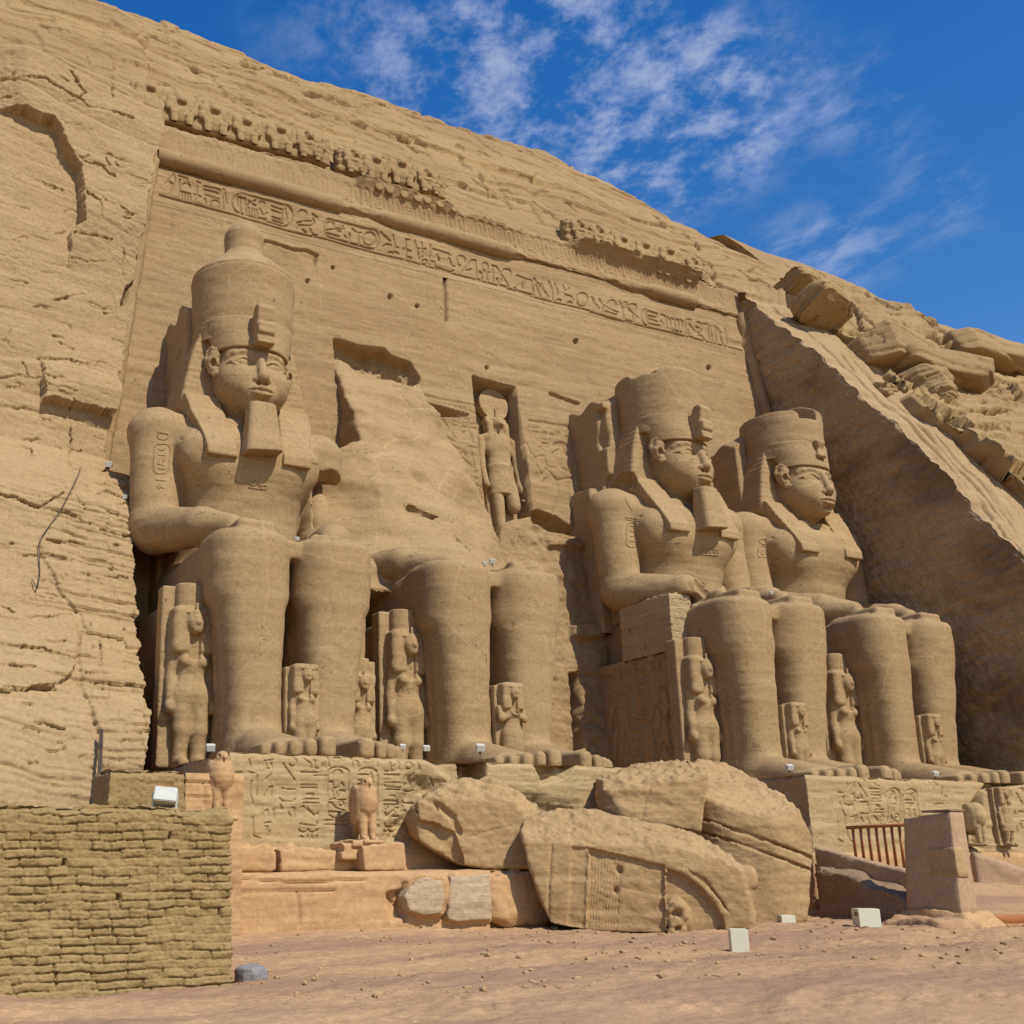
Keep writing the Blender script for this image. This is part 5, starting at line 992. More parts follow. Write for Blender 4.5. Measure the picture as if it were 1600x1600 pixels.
# grey boulder by the mud brick wall
gb = rock('boulder', 392, 1528, -20.6, (.36, .34, .30), 310, M['grey'], .4, .1, 0, .02, .008); tag(gb, 'rounded grey boulder on the ground at the foot of the mud brick wall', 'rock')

# ------------------------------------------------------------------ mud brick walls
def mud_wall(name, x0, x1, z0, z1, yf, thick, seed, courses, label, blen=.62, step=.022):
    nx, nz, ny = int((x1-x0)/step)+1, int((z1-z0)/step)+1, max(4, int(thick/.06))
    Ux = np.concatenate([np.zeros(ny-1), np.linspace(0, 1, nx), np.ones(ny-1)]); Uy = np.concatenate([np.linspace(1, 0, ny)[:-1], np.zeros(nx), np.linspace(0, 1, ny)[1:]])
    S, T = np.meshgrid(np.arange(len(Ux)), np.linspace(0, 1, nz), indexing='ij')
    P = np.stack([x0+(x1-x0)*Ux[S], yf+thick*Uy[S], z0+(z1-z0)*T], -1)
    fr = Uy[S] == 0; run = P[..., 0]+P[..., 1]
    ch = (z1-z0)/courses
    zz = (P[..., 2]-z0)/ch+.22*fbm(P, (.6, .6, .6), 3, .5, seed)+.13*fbm(P, (3.2, 3.2, 3.2), 3, .6, seed+1)
    k = np.floor(zz); f = zz-k; w = blen*(.55+.9*hash01(k, 7)); xx = run/w+hash01(k, 3)*7+.10*fbm(P, (2.4, 2.4, 2.4), 2, .5, seed+5); b = np.floor(xx); g = xx-b
    ez = np.minimum(f, 1-f)*ch; ex = np.minimum(g, 1-g)*w
    brick = (hash01(k, b, int(seed))-.5)
    jopen = sstep(-.5, .45, fbm(P, (1.7, 1.7, 2.6), 3, .6, seed+3))
    D_ = .034*brick-.040*(.25+jopen)*np.exp(-(ez/.010)**2)-.045*(.3+jopen)*np.exp(-(ex/.010)**2)+.014*fbm(P, (4.5, 4.5, 6.5), 4, .62, seed+2)+.025*fbm(P, (.9, .9, .9), 3, .5, seed+4)+.012*np.abs(fbm(P, (14, 14, 16), 3, .6, seed+6))
    hole = (hash01(k, b, 19) > .975) & (g < .12) & (f > .1) & (f < .9); D_ = D_-.12*hole
    D_ -= .10*np.exp(-((1-T)*(z1-z0)/.05)**2)
    nr = np.zeros(P.shape); nr[..., 1] = -1.*fr; nr[..., 0] = np.where(S < ny-1, -1., np.where(S >= ny-1+nx, 1., 0)); 
    cor = (S == ny-1) | (S == ny-1+nx-1); nr[..., 0] = np.where(S == ny-1+nx-1, .7, np.where(S == ny-1, -.7, nr[..., 0]))
    V = P+nr*D_[..., None]
    V[..., 0] += np.where(Ux[S] == 1, (1-T)*.085, 0)
    V[..., 2] += (.05*fbm(P, (1.6, 1.6, 1.6), 4, .6, seed+8))*sstep(.8, 1, T)
    root = empty(name, ((x0+x1)/2, yf, z0)); tag(root, label, 'wall', 'mud brick walls')
    a = link('brick_face', mesh_from('brick_face', V.reshape(-1, 3), grid_faces(*D_.shape)), M['mud'], root)
    tx, ty = np.meshgrid(np.linspace(0, 1, nx), np.linspace(0, 1, ny), indexing='ij')
    Tp = np.stack([x0+(x1-x0)*tx, yf+thick*ty, z1+.05*fbm(np.stack([x0+(x1-x0)*tx, yf+thick*ty, z1+0*tx], -1), (2.5, 2.5, 2.5), 4, .6, seed+8)], -1)
    Tp[:, 0] = V[ny-1:ny-1+nx, -1]; Tp[0] = V[:ny, -1][::-1]; Tp[-1] = V[ny-1+nx-1:, -1]
    b_ = link('wall_top', mesh_from('wall_top', Tp.reshape(-1, 3), grid_faces(nx, ny)), M['mud'], root)
    rel([a, b_], root); return root
zt = atY(200, 1263, -20.9)[2]
mud_wall('mud_brick_wall', -26.5, -20.86, -4.35, zt, -20.9, .9, 3., 23, 'long olive mud brick wall across the lower left corner', .42, .014)
m2a, m2b = atY(172, 1203, -12.4), atY(291, 1203, -12.4)
mud_wall('mud_brick_wall', m2a[0], m2b[0], -4.3, m2a[2], -12.4, 1.4, 9., 14, 'smaller mud brick wall behind the long one, under the cliff edge', .6, .03)
pk = atY(291, 1207, -12.3); pk2 = atY(362, 1207, -12.3)
sw = empty('stone_block_wall', ((pk[0]+pk2[0])/2, -12.3, -4.2)); tag(sw, 'short wall of pink dressed stones between the small mud brick wall and the pedestal', 'wall')
panel_box(sw, 'stone_face', pk[0], pk2[0]+.3, -4.3, pk[2], -12.28, 1.5, M['pink'], .04, .03, [[(291, 1222), (358, 1224)], [(318, 1224), (320, 1262)], [(291, 1244), (325, 1246)]], (), 44., 1.4, .07)
rel(sw.children, sw)

# ------------------------------------------------------------------ ramp, pylon, railing on the right
def prism(name, pts, mat, lbl=None, cat=None, seed=0., amp=.03, h=.05, r=.03):
    """solid between a bottom ring and a top ring of world points (same count), as a displaced mesh"""
    bm = bmesh.new(); n = len(pts)//2; vs = [bm.verts.new(p) for p in pts]
    bm.faces.new(vs[:n][::-1]); bm.faces.new(vs[n:])
    for k in range(n): bm.faces.new((vs[k], vs[(k+1) % n], vs[n+(k+1) % n], vs[n+k]))
    bmesh.ops.recalc_face_normals(bm, faces=bm.faces)
    bmesh.ops.bevel(bm, geom=list(bm.edges), offset=r, segments=1, affect='EDGES')
    for _ in range(7):
        long_ = [e for e in bm.edges if e.calc_length() > h*2.2]
        if not long_: break
        bmesh.ops.subdivide_edges(bm, edges=long_, cuts=1, use_grid_fill=True)
    bmesh.ops.triangulate(bm, faces=bm.faces); bm.normal_update()
    co = np.array([v.co for v in bm.verts]); no = np.array([v.normal for v in bm.verts])
    d = amp*fbm(co, (1.6, 1.6, 2.2), 4, .6, seed)+amp*.5*fbm(co, (5, 5, 7), 3, .6, seed+3)
    for v, p in zip(bm.verts, co+no*d[:, None]): v.co = p
    o = bm_obj(name, bm, mat, None, True)
    if lbl: tag(o, lbl, cat)
    return o
def wallpts(a, b, th, zbot, za, zb):
    """wall from plan point a to b, thickness th towards +normal, sloping top from za to zb"""
    a, b = np.array(a, float), np.array(b, float); d = (b-a)/np.linalg.norm(b-a); n = np.array([-d[1], d[0]])*th
    return [(a[0], a[1], zbot), (b[0], b[1], zbot), (b[0]+n[0], b[1]+n[1], zbot), (a[0]+n[0], a[1]+n[1], zbot), (a[0], a[1], za), (b[0], b[1], zb), (b[0]+n[0], b[1]+n[1], zb), (a[0]+n[0], a[1]+n[1], za)]
# ------------------------------------------------------------------ cornice, roll mouldings and the row of baboons (parts and neighbours of the temple front)
def seg(x, pts): return np.interp(x, [p[0] for p in pts], [p[1] for p in pts])
def fx(u, v): return float(atF(u, v)[0])
# roll moulding along the top: intact, chipped and missing stretches
rx = [(-16.2, .40), (-7.75, .40), (-7.6, .26), (-6.3, .24), (-5.4, .38), (1.2, .39), (1.7, .22), (2.4, .10), (7.0, .10), (7.6, .20), (8.8, .33), (9.4, .26), (10.2, .40), (12.9, .40), (13.1, .14), (16.0, .14)]
xs_ = np.arange(-16.1, 16.05, .06); an = np.linspace(-.2, 2*math.pi*.62, 22)
Xr_, An = np.meshgrid(xs_, an, indexing='ij'); R_ = seg(Xr_, rx)
Rq = R_+(.05*fbm(np.stack([Xr_, np.cos(An), np.sin(An)], -1), (1.6, 1.2, 1.2), 4, .6, 130))*np.clip((.42-R_)*5, .12, 1.)
zc0 = 25.62
Pm = np.stack([Xr_, .12*zc0-.02-Rq*np.sin(An)*1.05, zc0+Rq*np.cos(An)], -1)
link('roll_moulding', mesh_from('roll_moulding', Pm.reshape(-1, 3), grid_faces(*Xr_.shape)[:, ::-1]), M['facade'], fac)
for sgn, ln_, r0 in ((-1, .124, .30), (1, .045, .34)):
    zz_ = np.arange(-.5, 25.7, .07); an2 = np.linspace(0, math.pi, 16); Zm, Am = np.meshgrid(zz_, an2, indexing='ij')
    xm = sgn*(16.22+ln_*(25.7-Zm)); rr_ = r0+.05*fbm(np.stack([xm, Zm, Am], -1), (.5, .8, .8), 4, .6, 133+sgn)
    Pv = np.stack([xm+rr_*np.cos(Am), .12*Zm-rr_*np.sin(Am), Zm], -1)
    link('corner_moulding', mesh_from('corner_moulding', Pv.reshape(-1, 3), grid_faces(*Zm.shape)), M['facade'], fac)
# cavetto cornice: hollow face with cartouches, overhanging lip where it survives
LIP = [(-16.3, .10), (-7.6, .10), (-7.3, .02), (-6.8, .05), (-6.5, .50), (-1.9, .52), (-1.6, .30), (.2, .30), (3.6, .22), (4.4, .08), (5.0, .12), (5.6, .85), (13.2, .90), (13.45, .08), (16.2, .06)]
ZT = [(-16.3, 27.35), (-7.6, 27.45), (-6.6, 27.45), (-2, 27.35), (-1.5, 27.1), (4.4, 27.2), (5.5, 27.35), (13.3, 27.2), (16.2, 27.1)]
xs_ = np.arange(-16.3, 16.3, .045); t_ = np.linspace(0, 1.5, 72); Xk, Tk = np.meshgrid(xs_, t_, indexing='ij')
lip = seg(Xk, LIP)+.05*fbm(np.stack([Xk, 0*Xk, 0*Xk], -1), (1.4, 1, 1), 4, .6, 140); ztop = seg(Xk, ZT)+.05*fbm(np.stack([Xk, 0*Xk+3, 0*Xk], -1), (.9, 1, 1), 4, .6, 141)
s1 = np.clip(Tk, 0, 1); prof = lip*s1**3.0
Zk = 25.75+(ztop-25.75)*s1; Yk = .12*Zk-.05-prof
Yk = np.where(Tk > 1, Yk+(Tk-1)*2*(1.05+lip), Yk); Zk = np.where(Tk > 1, Zk+.05*np.minimum((Tk-1)*12, 1), Zk)
Bk = np.stack([Xk, Yk, Zk], -1); UVk = proj(Bk)
CG = []
def px_(x, z): return tuple(proj(np.array([[x, .12*z-.06, z]]))[0])
xq = -15.2; q = 0
while xq < 15:
    top, bot = 27.0, 26.0; dm = 1
    # paired rearing serpents, then a cartouche, all along the hollow
    if q % 3 < 2:
        CG += [[px_(xq, top-.1), px_(xq+.12, top+.02), px_(xq+.26, top-.08), px_(xq+.28, 26.45), px_(xq+.22, 26.15), px_(xq+.3, bot)], [px_(xq+.02, top-.2), px_(xq+.04, 26.4), px_(xq+.12, 26.1)]]; xq += .50
    else:
        CG += [[px_(xq+a, z) for a, z in ((.0, 26.2), (0, 26.85), (.12, 27.02), (.34, 27.02), (.46, 26.85), (.46, 26.2), (.34, 26.06), (.12, 26.06), (0, 26.2))], [px_(xq+.12, 26.88), px_(xq+.34, 26.88), px_(xq+.34, 26.78), px_(xq+.12, 26.78)], [px_(xq+.12, 26.62), px_(xq+.36, 26.62)], [px_(xq+.1, 26.5), px_(xq+.3, 26.4), px_(xq+.36, 26.5)], [px_(xq+.12, 26.28), px_(xq+.36, 26.28)], [px_(xq+.05, 25.98), px_(xq+.42, 25.98)]]; xq += .66
    q += 1
dk = .03*fbm(Bk, (.8, .8, .8), 4, .55, 145)-.14*np.abs(fbm(Bk, (1.1, 1.1, 1.4), 4, .6, 146))*sstep(.85, 1, Tk)
fadeL = np.where(Xk < -7.4, .45, 1.)
Gk = strokes_depth(UVk, CG, 2.2, .085, np.zeros_like(dk))*fadeL*(Tk < 1)
link('cornice', mesh_from('cornice', (Bk+(dk+Gk*.6)[..., None]*np.array([0, -1, 0.])).reshape(-1, 3), grid_faces(*Xk.shape)), M['facade'], fac)
for k, (u, v) in enumerate(((592, 292), (608, 297), (631, 304), (652, 310), (667, 313), (687, 319), (709, 326), (993, 411), (1012, 417), (1030, 422), (1042, 426), (1057, 431), (1075, 437))):
    p = atF(u, v, .30); s = Sculpt((-.3, -.14, -.3), (.3, .14, .3), .035); s.add(lambda X, Y, Z: np.maximum(np.sqrt(X**2+Z**2)-.21, np.abs(Y)-.09))
    V, F = s.mesh(); link('sun_disc', mesh_from('sun_disc', V+p, F), M['facade'], fac)

def baboon_sculpt():
    s = Sculpt((-.95, -.75, -.05), (.95, .6, 1.75), .042)
    s.add(lambda X, Y, Z: rbox(X, Y, Z, (-.88, -.22, 0), (.88, .58, 1.45), .12))
    s.ell((0, -.1, .62), (.40, .36, .60), .05); s.ell((0, -.2, 1.24), (.27, .28, .27), .06); s.cap((0, -.36, 1.19), (0, -.54, 1.14), .16, .12, .08)
    s.ell((-.46, -.12, .95), (.31, .30, .46), .05); s.ell((.38, -.1, .98), (.22, .28, .40), .08)
    s.cap((.42, -.22, .95), (.52, -.38, .68), .14, .13, .06, mirror=True); s.cap((.52, -.38, .7), (.56, -.34, 1.22), .13, .11, .05, mirror=True)
    s.cap((.26, -.1, .32), (.32, -.40, .46), .2, .17, .08, mirror=True); s.cap((.32, -.42, .46), (.31, -.46, .02), .15, .14, .05, mirror=True)
    return s
V, F = baboon_sculpt().mesh(); bab = mesh_from('baboon_statue', weather(V, F, .03, 1.6, 8., .02), F); bab.materials.append(M['hill'])
V, F = baboon_sculpt().mesh(); bab2 = mesh_from('baboon_statue', weather(V, F, .10, 2.0, 19., .03), F); bab2.materials.append(M['hill'])
ORD = ['first', 'second', 'third', 'fourth', 'fifth', 'sixth', 'seventh', 'eighth', 'ninth', 'tenth', 'eleventh', 'twelfth', 'thirteenth', 'fourteenth', 'fifteenth', 'sixteenth']
BB = [(234, 150), (282, 172), (334, 188), (384, 202), (437, 216), (482, 228), (554, 252), (586, 262), (625, 270), (668, 282), (906, 362), (936, 372), (972, 383), (1006, 394), (1044, 405), (1084, 418)]
for k, (u, v) in enumerate(BB):
    p = atF(u, v, -.12); worn = k in (5, 6, 9, 10, 11, 15)
    o = bpy.data.objects.new('baboon_statue', bab2 if worn else bab); COL.objects.link(o); o.location = (p[0], p[1], p[2]-.82); sc_ = 1.02+.05*((k*7) % 3-1); o.scale = (sc_*1.05, sc_*.62, sc_*.92); o.rotation_euler = (0, 0, .0)
    tag(o, f"{'worn' if worn else 'clear'} stone baboon, {ORD[k]} from the left in the row over the cornice", 'baboon statue', 'baboons along the top of the temple front')

# ------------------------------------------------------------------ the broken torso of the second colossus
c2 = np.array(CEN[2])
def broken():
    s = Sculpt((-4.6, -4.6, 6.2), (5.2, 3.2, 18.8), .10)
    L = lambda u, v: (lambda p: (p[0]-c2[0], p[2]))(atF(u, v))
    poly = [L(523, 560), L(600, 592), L(640, 606), L(654, 600), L(658, 638), L(690, 690), L(722, 760), L(762, 852), (4.2, 6.4), (-4.3, 6.4), (-4.3, 11.2), (-3.2, 12.6), (-2.15, 13.3)]
    def front(X, Y, Z):
        f = TW(Z, [(6, -4.3), (7.4, -3.6), (9, -2.3), (11, -1.15), (13.4, -.25), (16, .85), (17.6, 1.75), (18.8, 2.3)])
        w = .35*np.sin(X*.8+Z*.5)+.16*np.sin(X*2.3-Z*1.6)+.10*np.sin(Z*3.4+X*.7)+.22*np.abs(np.sin(Z*.9+X*.45))
        side = np.maximum(X-1.2, 0)*TW(Z, [(6, .75), (11, .42), (14, .28), (18, .1)])+np.maximum(-X-1.9, 0)*TW(Z, [(6, .2), (10, .4), (13, .4)])
        return f+w*.6+side-Y
    s.add(lambda X, Y, Z: np.maximum(poly2(X, Z, poly), np.maximum(front(X, Y, Z)*.8, Y-3.0)))
    # cracks and the pale fresh break
    for a in ([(-1.0, 10.4), (.2, 9.9), (.9, 9.7)], [(.9, 9.0), (1.4, 8.3), (1.6, 7.7)], [(-2.4, 9.0), (-1.2, 8.8)], [(1.6, 12.9), (2.4, 12.3)]):
        P = [(x, float(np.interp(z, [6, 7.4, 9, 11, 13.4, 16], [-4.3, -3.6, -2.3, -1.15, -.25, .85]))+.05, z) for x, z in a]; s.tube(P, .13, .03, 'sub')
    return s
V, F = broken().mesh(); V = weather(V, F, .10, .7, 21., .03); me = mesh_from('broken_torso', V, F); me.materials.append(M['statue']); add_part(COLOSSI[2], 'broken_torso', me)

# ------------------------------------------------------------------ standing figures beside the legs
def queen_sculpt(H, crown=True, kilt=False, crossed=False):
    h = H; top = 1.0 if crown else .86
    s = Sculpt((-.22*h, -.17*h, -.01*h), (.22*h, .13*h, (top+.02)*h), h/110.)
    R = lambda *a: tuple(h*q for q in a)
    # back slab
    s.add(lambda X, Y, Z: rbox(X, Y, Z, R(-.165, .025, 0), R(.165, .13, top-.01), .006*h))
    s.cap(R(.05, .0, .03), R(.048, -.015, .20), .040*h, .046*h, .02*h, mirror=True); s.cap(R(.048, -.015, .20), R(.05, -.005, .37), .050*h, .064*h, .02*h, mirror=True)
    s.cap(R(.05, -.08, .02), R(.05, 0, .025), .030*h, .038*h, .015*h, mirror=True)
    s.ell(R(0, -.01, .385), R(.108, .07, .08), .03*h); s.ell(R(0, -.012, .48), R(.08, .056, .11), .05*h); s.ell(R(0, -.01, .585), R(.10, .058, .08), .05*h)
    if not kilt: s.ell(R(.046, -.058, .565), R(.034, .028, .032), .016*h, mirror=True)
    if kilt: s.add(lambda X, Y, Z: np.maximum(((X/((.125-.02*(Z/h-.22)/.2)*h))**2+((Y)/(.085*h))**2)**.5*.08*h-.08*h, np.abs(Z-.31*h)-.10*h), .01*h)
    if crossed:
        s.cap(R(.125, .0, .62), R(.13, -.03, .52), .034*h, .032*h, .02*h, mirror=True); s.cap(R(.13, -.03, .52), R(-.03, -.08, .575), .028*h, .024*h, .015*h, mirror=True)
    else:
        s.cap(R(.098, .0, .61), R(.108, .005, .48), .030*h, .029*h, .015*h, mirror=True); s.cap(R(.108, .005, .48), R(.112, -.02, .345), .029*h, .025*h, .015*h, mirror=True); s.ell(R(.12, -.02, .32), R(.026, .036, .038), .01*h, mirror=True)
    s.ell(R(0, 0, .635), R(.108, .05, .03), .03*h)
    # heavy wig round a small face
    s.add(lambda X, Y, Z: rbox(X, Y, Z, R(-.124, -.076, .60), R(.124, .10, .868), .034*h), .004*h)
    s.sub(lambda X, Y, Z: rbox(X, Y, Z, R(-.030, -.2, .57), R(.030, -.05, .72), .008*h), .004*h)
    s.cap(R(0, -.02, .66), R(0, -.03, .75), .036*h, .034*h, .01*h)
    s.ell(R(0, -.062, .775), R(.056, .056, .068), .003*h); s.ell(R(0, -.094, .733), R(.028, .024, .022), .02*h)
    s.cap(R(0, -.112, .795), R(0, -.120, .765), .008*h, .012*h, .008*h)
    s.tube([R(-.022, -.104, .744), R(0, -.114, .742), R(.022, -.104, .744)], .006*h, .004*h)
    s.ell(R(.022, -.114, .787), R(.013, .010, .006), .003*h, 'sub', True)
    s.tube([R(-.05, -.08, .826), R(0, -.098, .83), R(.05, -.08, .826)], .008*h, .006*h)
    if crown:
        s.add(lambda X, Y, Z: np.maximum(((X/(.092*h))**2+((Y-.015*h)/(.075*h))**2)**.5*.075*h-.075*h, np.abs(Z-.925*h)-.075*h), .005*h)
        s.tube([R(0, -.082, .82), R(0, -.085, .875)], .010*h, .004*h)
        for x in (-.05, -.02, .012, .045): s.tube([R(x, -.07, .90), R(x+.012, -.072, .94), R(x-.004, -.068, .98)], .005*h, .002*h, 'sub')
    return s
def figure(key, make, pos, rz, lbl, name='queen_statue', cat='statue', grp='standing figures beside the legs'):
    me = shared((name, key), make, .012, 2.2, 4., .006); o = bpy.data.objects.new(name, me); COL.objects.link(o); o.location = pos; o.rotation_euler = (0, 0, rz); tag(o, lbl, cat, grp); return o
QN = {1: ('queen statue with worn head before the dark throne side nearest the rough cliff'), 2: ('standing queen statue with tall crown and clear face, beside the headless colossus'),
      3: ('standing queen statue with inscribed crown, beside the throne carved with two reliefs'), 4: ('standing queen statue broken at the shins, between the two right colossi')}
for i, (px, py, hh) in {1: (307, 1180, 4.35), 2: (643, 1172, 4.55), 3: (1096, 1190, 4.55), 4: (1330, 1175, 4.2)}.items():
    c = CEN[i]; y = c[1]-5.0; p = atY(px, py, y); tall = {1: 5.35, 2: 4.75, 3: 4.75, 4: 5.0}[i]
    figure(('q', i == 1), lambda t=tall: queen_sculpt(5.45), (c[0]-2.80, y+.18, 0.0), 0, QN[i])
PN = {1: 'small princess figure between the shins of the crowned colossus', 2: 'small prince figure with folded arms between the shins of the headless colossus',
      3: 'small prince figure half hidden between the shins of the bearded right colossus', 4: 'small princess figure in a niche between the shins of the beardless colossus'}
for i in (1, 2, 3, 4):
    c = CEN[i]; figure(('p', i == 2), lambda i=i: queen_sculpt(3.35, False, i == 2, i == 2), (c[0]+.12, c[1]-6.5, .05), 0, PN[i], 'prince_statue')
for i, hh in ((1, 3.4),):
    c = CEN[i]; figure(('side',), lambda: queen_sculpt(3.6, True), (c[0]+2.75, c[1]-4.9, 0), 0, 'queen statue half hidden behind the far leg of the crowned colossus')
c = CEN[4]; figure(('side',), lambda: queen_sculpt(3.6, True), (CEN[3][0]+2.75, CEN[3][1]-4.9, 0), 0, 'queen statue in the gap beside the far leg of the bearded right colossus')

# ------------------------------------------------------------------ falcon headed god in the niche
def god():
    s = Sculpt((-1.25, -.9, -.1), (1.25, .75, 7.2), .045)
    s.cap((-.36, -.05, -.05), (-.36, -.05, 1.9), .24, .31, .05); s.cap((.36, -.25, .95), (.36, -.15, 1.9), .30, .34, .05)
    s.add(lambda X, Y, Z: np.maximum(((X/(.74-.08*(Z-1.6)/1.5))**2+(Y/.46)**2)**.5*.46-.46, np.abs(Z-2.25)-.72), .03)
    s.ell((0, 0, 3.2), (.62, .4, .7), .2); s.ell((0, -.02, 3.95), (.78, .42, .62), .2); s.ell((0, 0, 4.45), (.95, .36, .3), .2)
    s.cap((.93, .02, 4.35), (.98, .05, 3.2), .22, .2, .05, mirror=True); s.cap((.98, .05, 3.2), (.95, -.1, 2.1), .2, .15, .05, mirror=True); s.ell((.94, -.14, 1.95), (.15, .2, .22), .05, mirror=True)
    s.cap((0, 0, 4.5), (0, -.1, 5.0), .32, .3, .1); s.ell((0, -.12, 5.15), (.36, .42, .36)); s.cap((0, -.42, 5.1), (0, -.66, 4.92), .14, .06, .1)
    s.both('add', lambda X, Y, Z: rbox(X, Y, Z, (.28, -.34, 4.2), (.62, .2, 5.3), .14), .05); s.add(lambda X, Y, Z: rbox(X, Y, Z, (-.62, -.2, 5.2), (.62, .35, 5.55), .15), .05)
    s.add(lambda X, Y, Z: np.maximum(np.sqrt(X**2+(Z-6.25)**2)-.82, np.abs(Y-.05)-.2), .03); s.cap((0, -.2, 5.5), (0, -.22, 5.95), .09, .06, .02)
    s.add(lambda X, Y, Z: rbox(X, Y, Z, (-.8, .15, -.1), (.8, .75, 4.4), .05), .02)
    # sceptre head by the hand
    s.tube([(1.05, -.3, 1.75), (1.12, -.3, .3)], .06, .02); s.tube([(.85, -.3, 1.35), (1.22, -.3, 1.3)], .05, .02); s.cap((1.12, -.3, .75), (1.12, -.3, .55), .13, .1, .03)
    return s
pg = atF(779, 822, -.62); V, F = god().mesh(); o = link('god_statue', mesh_from('god_statue', weather(V, F, .015, 1.6, 12., .01), F), M['statue']); pt = atF(772, 627, -.35)
sc_ = (pt[2]-pg[2])/6.25; o.scale = (sc_*.98, sc_, sc_); o.location = (float(atF(779, 720, -.75)[0]), pg[1]+.12, pg[2]); o.rotation_euler = (-math.atan(.12), 0, 0)
tag(o, 'falcon headed god with a sun disc standing in the niche of the temple front', 'statue')

# ------------------------------------------------------------------ falcons along the pedestals
def falcon_sculpt(H=1.5, head=True):
    h = H; R = lambda *a: tuple(h*q for q in a); s = Sculpt(R(-.3, -.36, -.02), R(.3, .5, 1.03), h/85)
    s.cap(R(0, .03, .74), R(0, .12, .38), .17*h, .155*h); s.ell(R(0, -.02, .62), R(.175, .16, .24), .05*h)
    s.ell(R(.15, .1, .58), R(.06, .17, .30), .03*h, mirror=True); s.cap(R(.03, .2, .42), R(.0, .42, .12), .09*h, .05*h, .04*h)
    if head: s.ell(R(0, -.03, .9), R(.10, .115, .09), .05*h); s.cap(R(0, -.13, .9), R(0, -.175, .86), .032*h, .012*h, .02*h); s.ell(R(.075, -.09, .91), R(.025, .03, .025), .005*h, 'sub', True)
    s.cap(R(.075, -.02, .42), R(.075, -.04, .1), .075*h, .05*h, .03*h, mirror=True); s.cap(R(.075, -.05, .06), R(.075, -.17, .045), .045*h, .035*h, .02*h, mirror=True)
    s.add(lambda X, Y, Z: rbox(X, Y, Z, R(-.17, -.26, 0), R(.17, .44, .05), .01*h))
    return s
FAL = [((573, 1318), -11.2, 1.62, True, 'pink', 'pink stone falcon on a stepped base against the inscribed pedestal'), ((344, 1282), -12.2, 1.55, True, 'pink', 'weathered pink stone falcon peering over the end of the mud brick wall'),
       ((1533, 1322), -10.7, 1.62, False, 'pedestal', 'headless stone falcon in a dark niche right of the tall plastered pillar'), ((1449, 1330), -10.7, 2.6, True, 'pedestal', 'slim worn falcon in the dark slot above the plastered pillar')]
for (u, v), y, H, hd, m_, lb in FAL[:3]:
    p = atY(u, v, y); V, F = falcon_sculpt(H, hd).mesh(); o = link('falcon_statue', mesh_from('falcon_statue', weather(V, F, .014, 2., u*.1, .01), F), M[m_]); o.location = p; tag(o, lb, 'statue', 'stone falcons along the pedestals')
p = atY(1577, 1322, -10.65); o = bpy.data.objects.new('osiris_statue', shared(('osiris_statue',), lambda: queen_sculpt(2.3, False, True), .02, 2., 9., .01)); COL.objects.link(o); o.location = p; tag(o, 'worn standing king figure against the pedestal at the right edge of the view', 'statue')
fb = rough_block('square_block', [(566, 1322), (632, 1318), (634, 1360), (570, 1361)], -11.75, .9, M['pink'], 71., .025, .04, .04, 'square pink block supporting the first falcon on the terrace', 'block')
fs = rough_block('stepped_block', [(536, 1318), (566, 1316), (567, 1344), (534, 1344), (534, 1331), (538, 1330)], -11.5, .8, M['pink'], 72., .025, .03, .035, 'small dark stepped block left of the falcon base', 'block')
fp = rough_block('plinth_block', [(552, 1312), (592, 1312), (594, 1324), (550, 1324)], -11.55, .9, M['pink'], 73., .015, .03, .035, 'thin plinth slab under the feet of the first falcon', 'block')

# ------------------------------------------------------------------ brick prop under the elbow, relief on the throne side, foundations
c = CEN[3]
bp = mud_wall('brick_prop', c[0]-3.35, c[0]-2.3, 5.1, 7.35, c[1]-4.2, 2.9, 12., 9, 'modern stone brick prop under the elbow of the bearded right colossus', .5, .03)
bp['category'] = 'prop'; del bp['group']
for ch in bp.children: ch.data.materials.clear(); ch.data.materials.append(M['brickpatch'])
yy = np.arange(-4.43, .9, .035); zz = np.arange(0, 5.2, .035); Yt, Zt_ = np.meshgrid(yy, zz, indexing='ij'); Bt = np.stack([0*Yt+c[0]-3.29, Yt+c[1], Zt_+c[2]], -1)
Gt = strokes_depth(proj(Bt), TH, 2.1, .16, np.zeros(Yt.shape)); Gt = Gt-.10*pmask(proj(Bt), arc(999, 1032, 8, 12, 0, 330, 14), 1)+.015*fbm(Bt, (1.5, 1.5, 1.5), 3)
Vt = Bt+Gt[..., None]*np.array([-1., 0, 0])-np.array(CEN[3]); me = mesh_from('relief_panel', Vt.reshape(-1, 3), grid_faces(*Yt.shape)[:, ::-1]); me.materials.append(M['statue']); add_part(COLOSSI[3], 'relief_panel', me)
for nm, x0, x1, yf, zt_, root_ in (('pedestal_base', -17.3, -3.2, -10.5, -2.40, ped), ('pedestal_base', 1.9, 22, -10.55, -2.40, pedr)):
    o = panel_box(root_, nm, x0, x1, -4.7, zt_, yf, 9.0, M['pink'], .09, .03, (), (), 80.+x0)
rel([ch for r_ in (ped, pedr) for ch in r_.children if ch.name.startswith('pedestal_base')], ped)
for r_ in (ped, pedr): rel(r_.children, r_)
eb = empty('entrance_floor', (0, -8, -4.2)); eb['kind'] = 'structure'
panel_box(eb, 'entrance_floor', -3.6, 2.4, -4.7, -1.9, -9.6, 12, M['ground'], .1, .03, (), (), 83.); rel(eb.children, eb)
for ch in eb.children: ch['kind'] = 'structure'

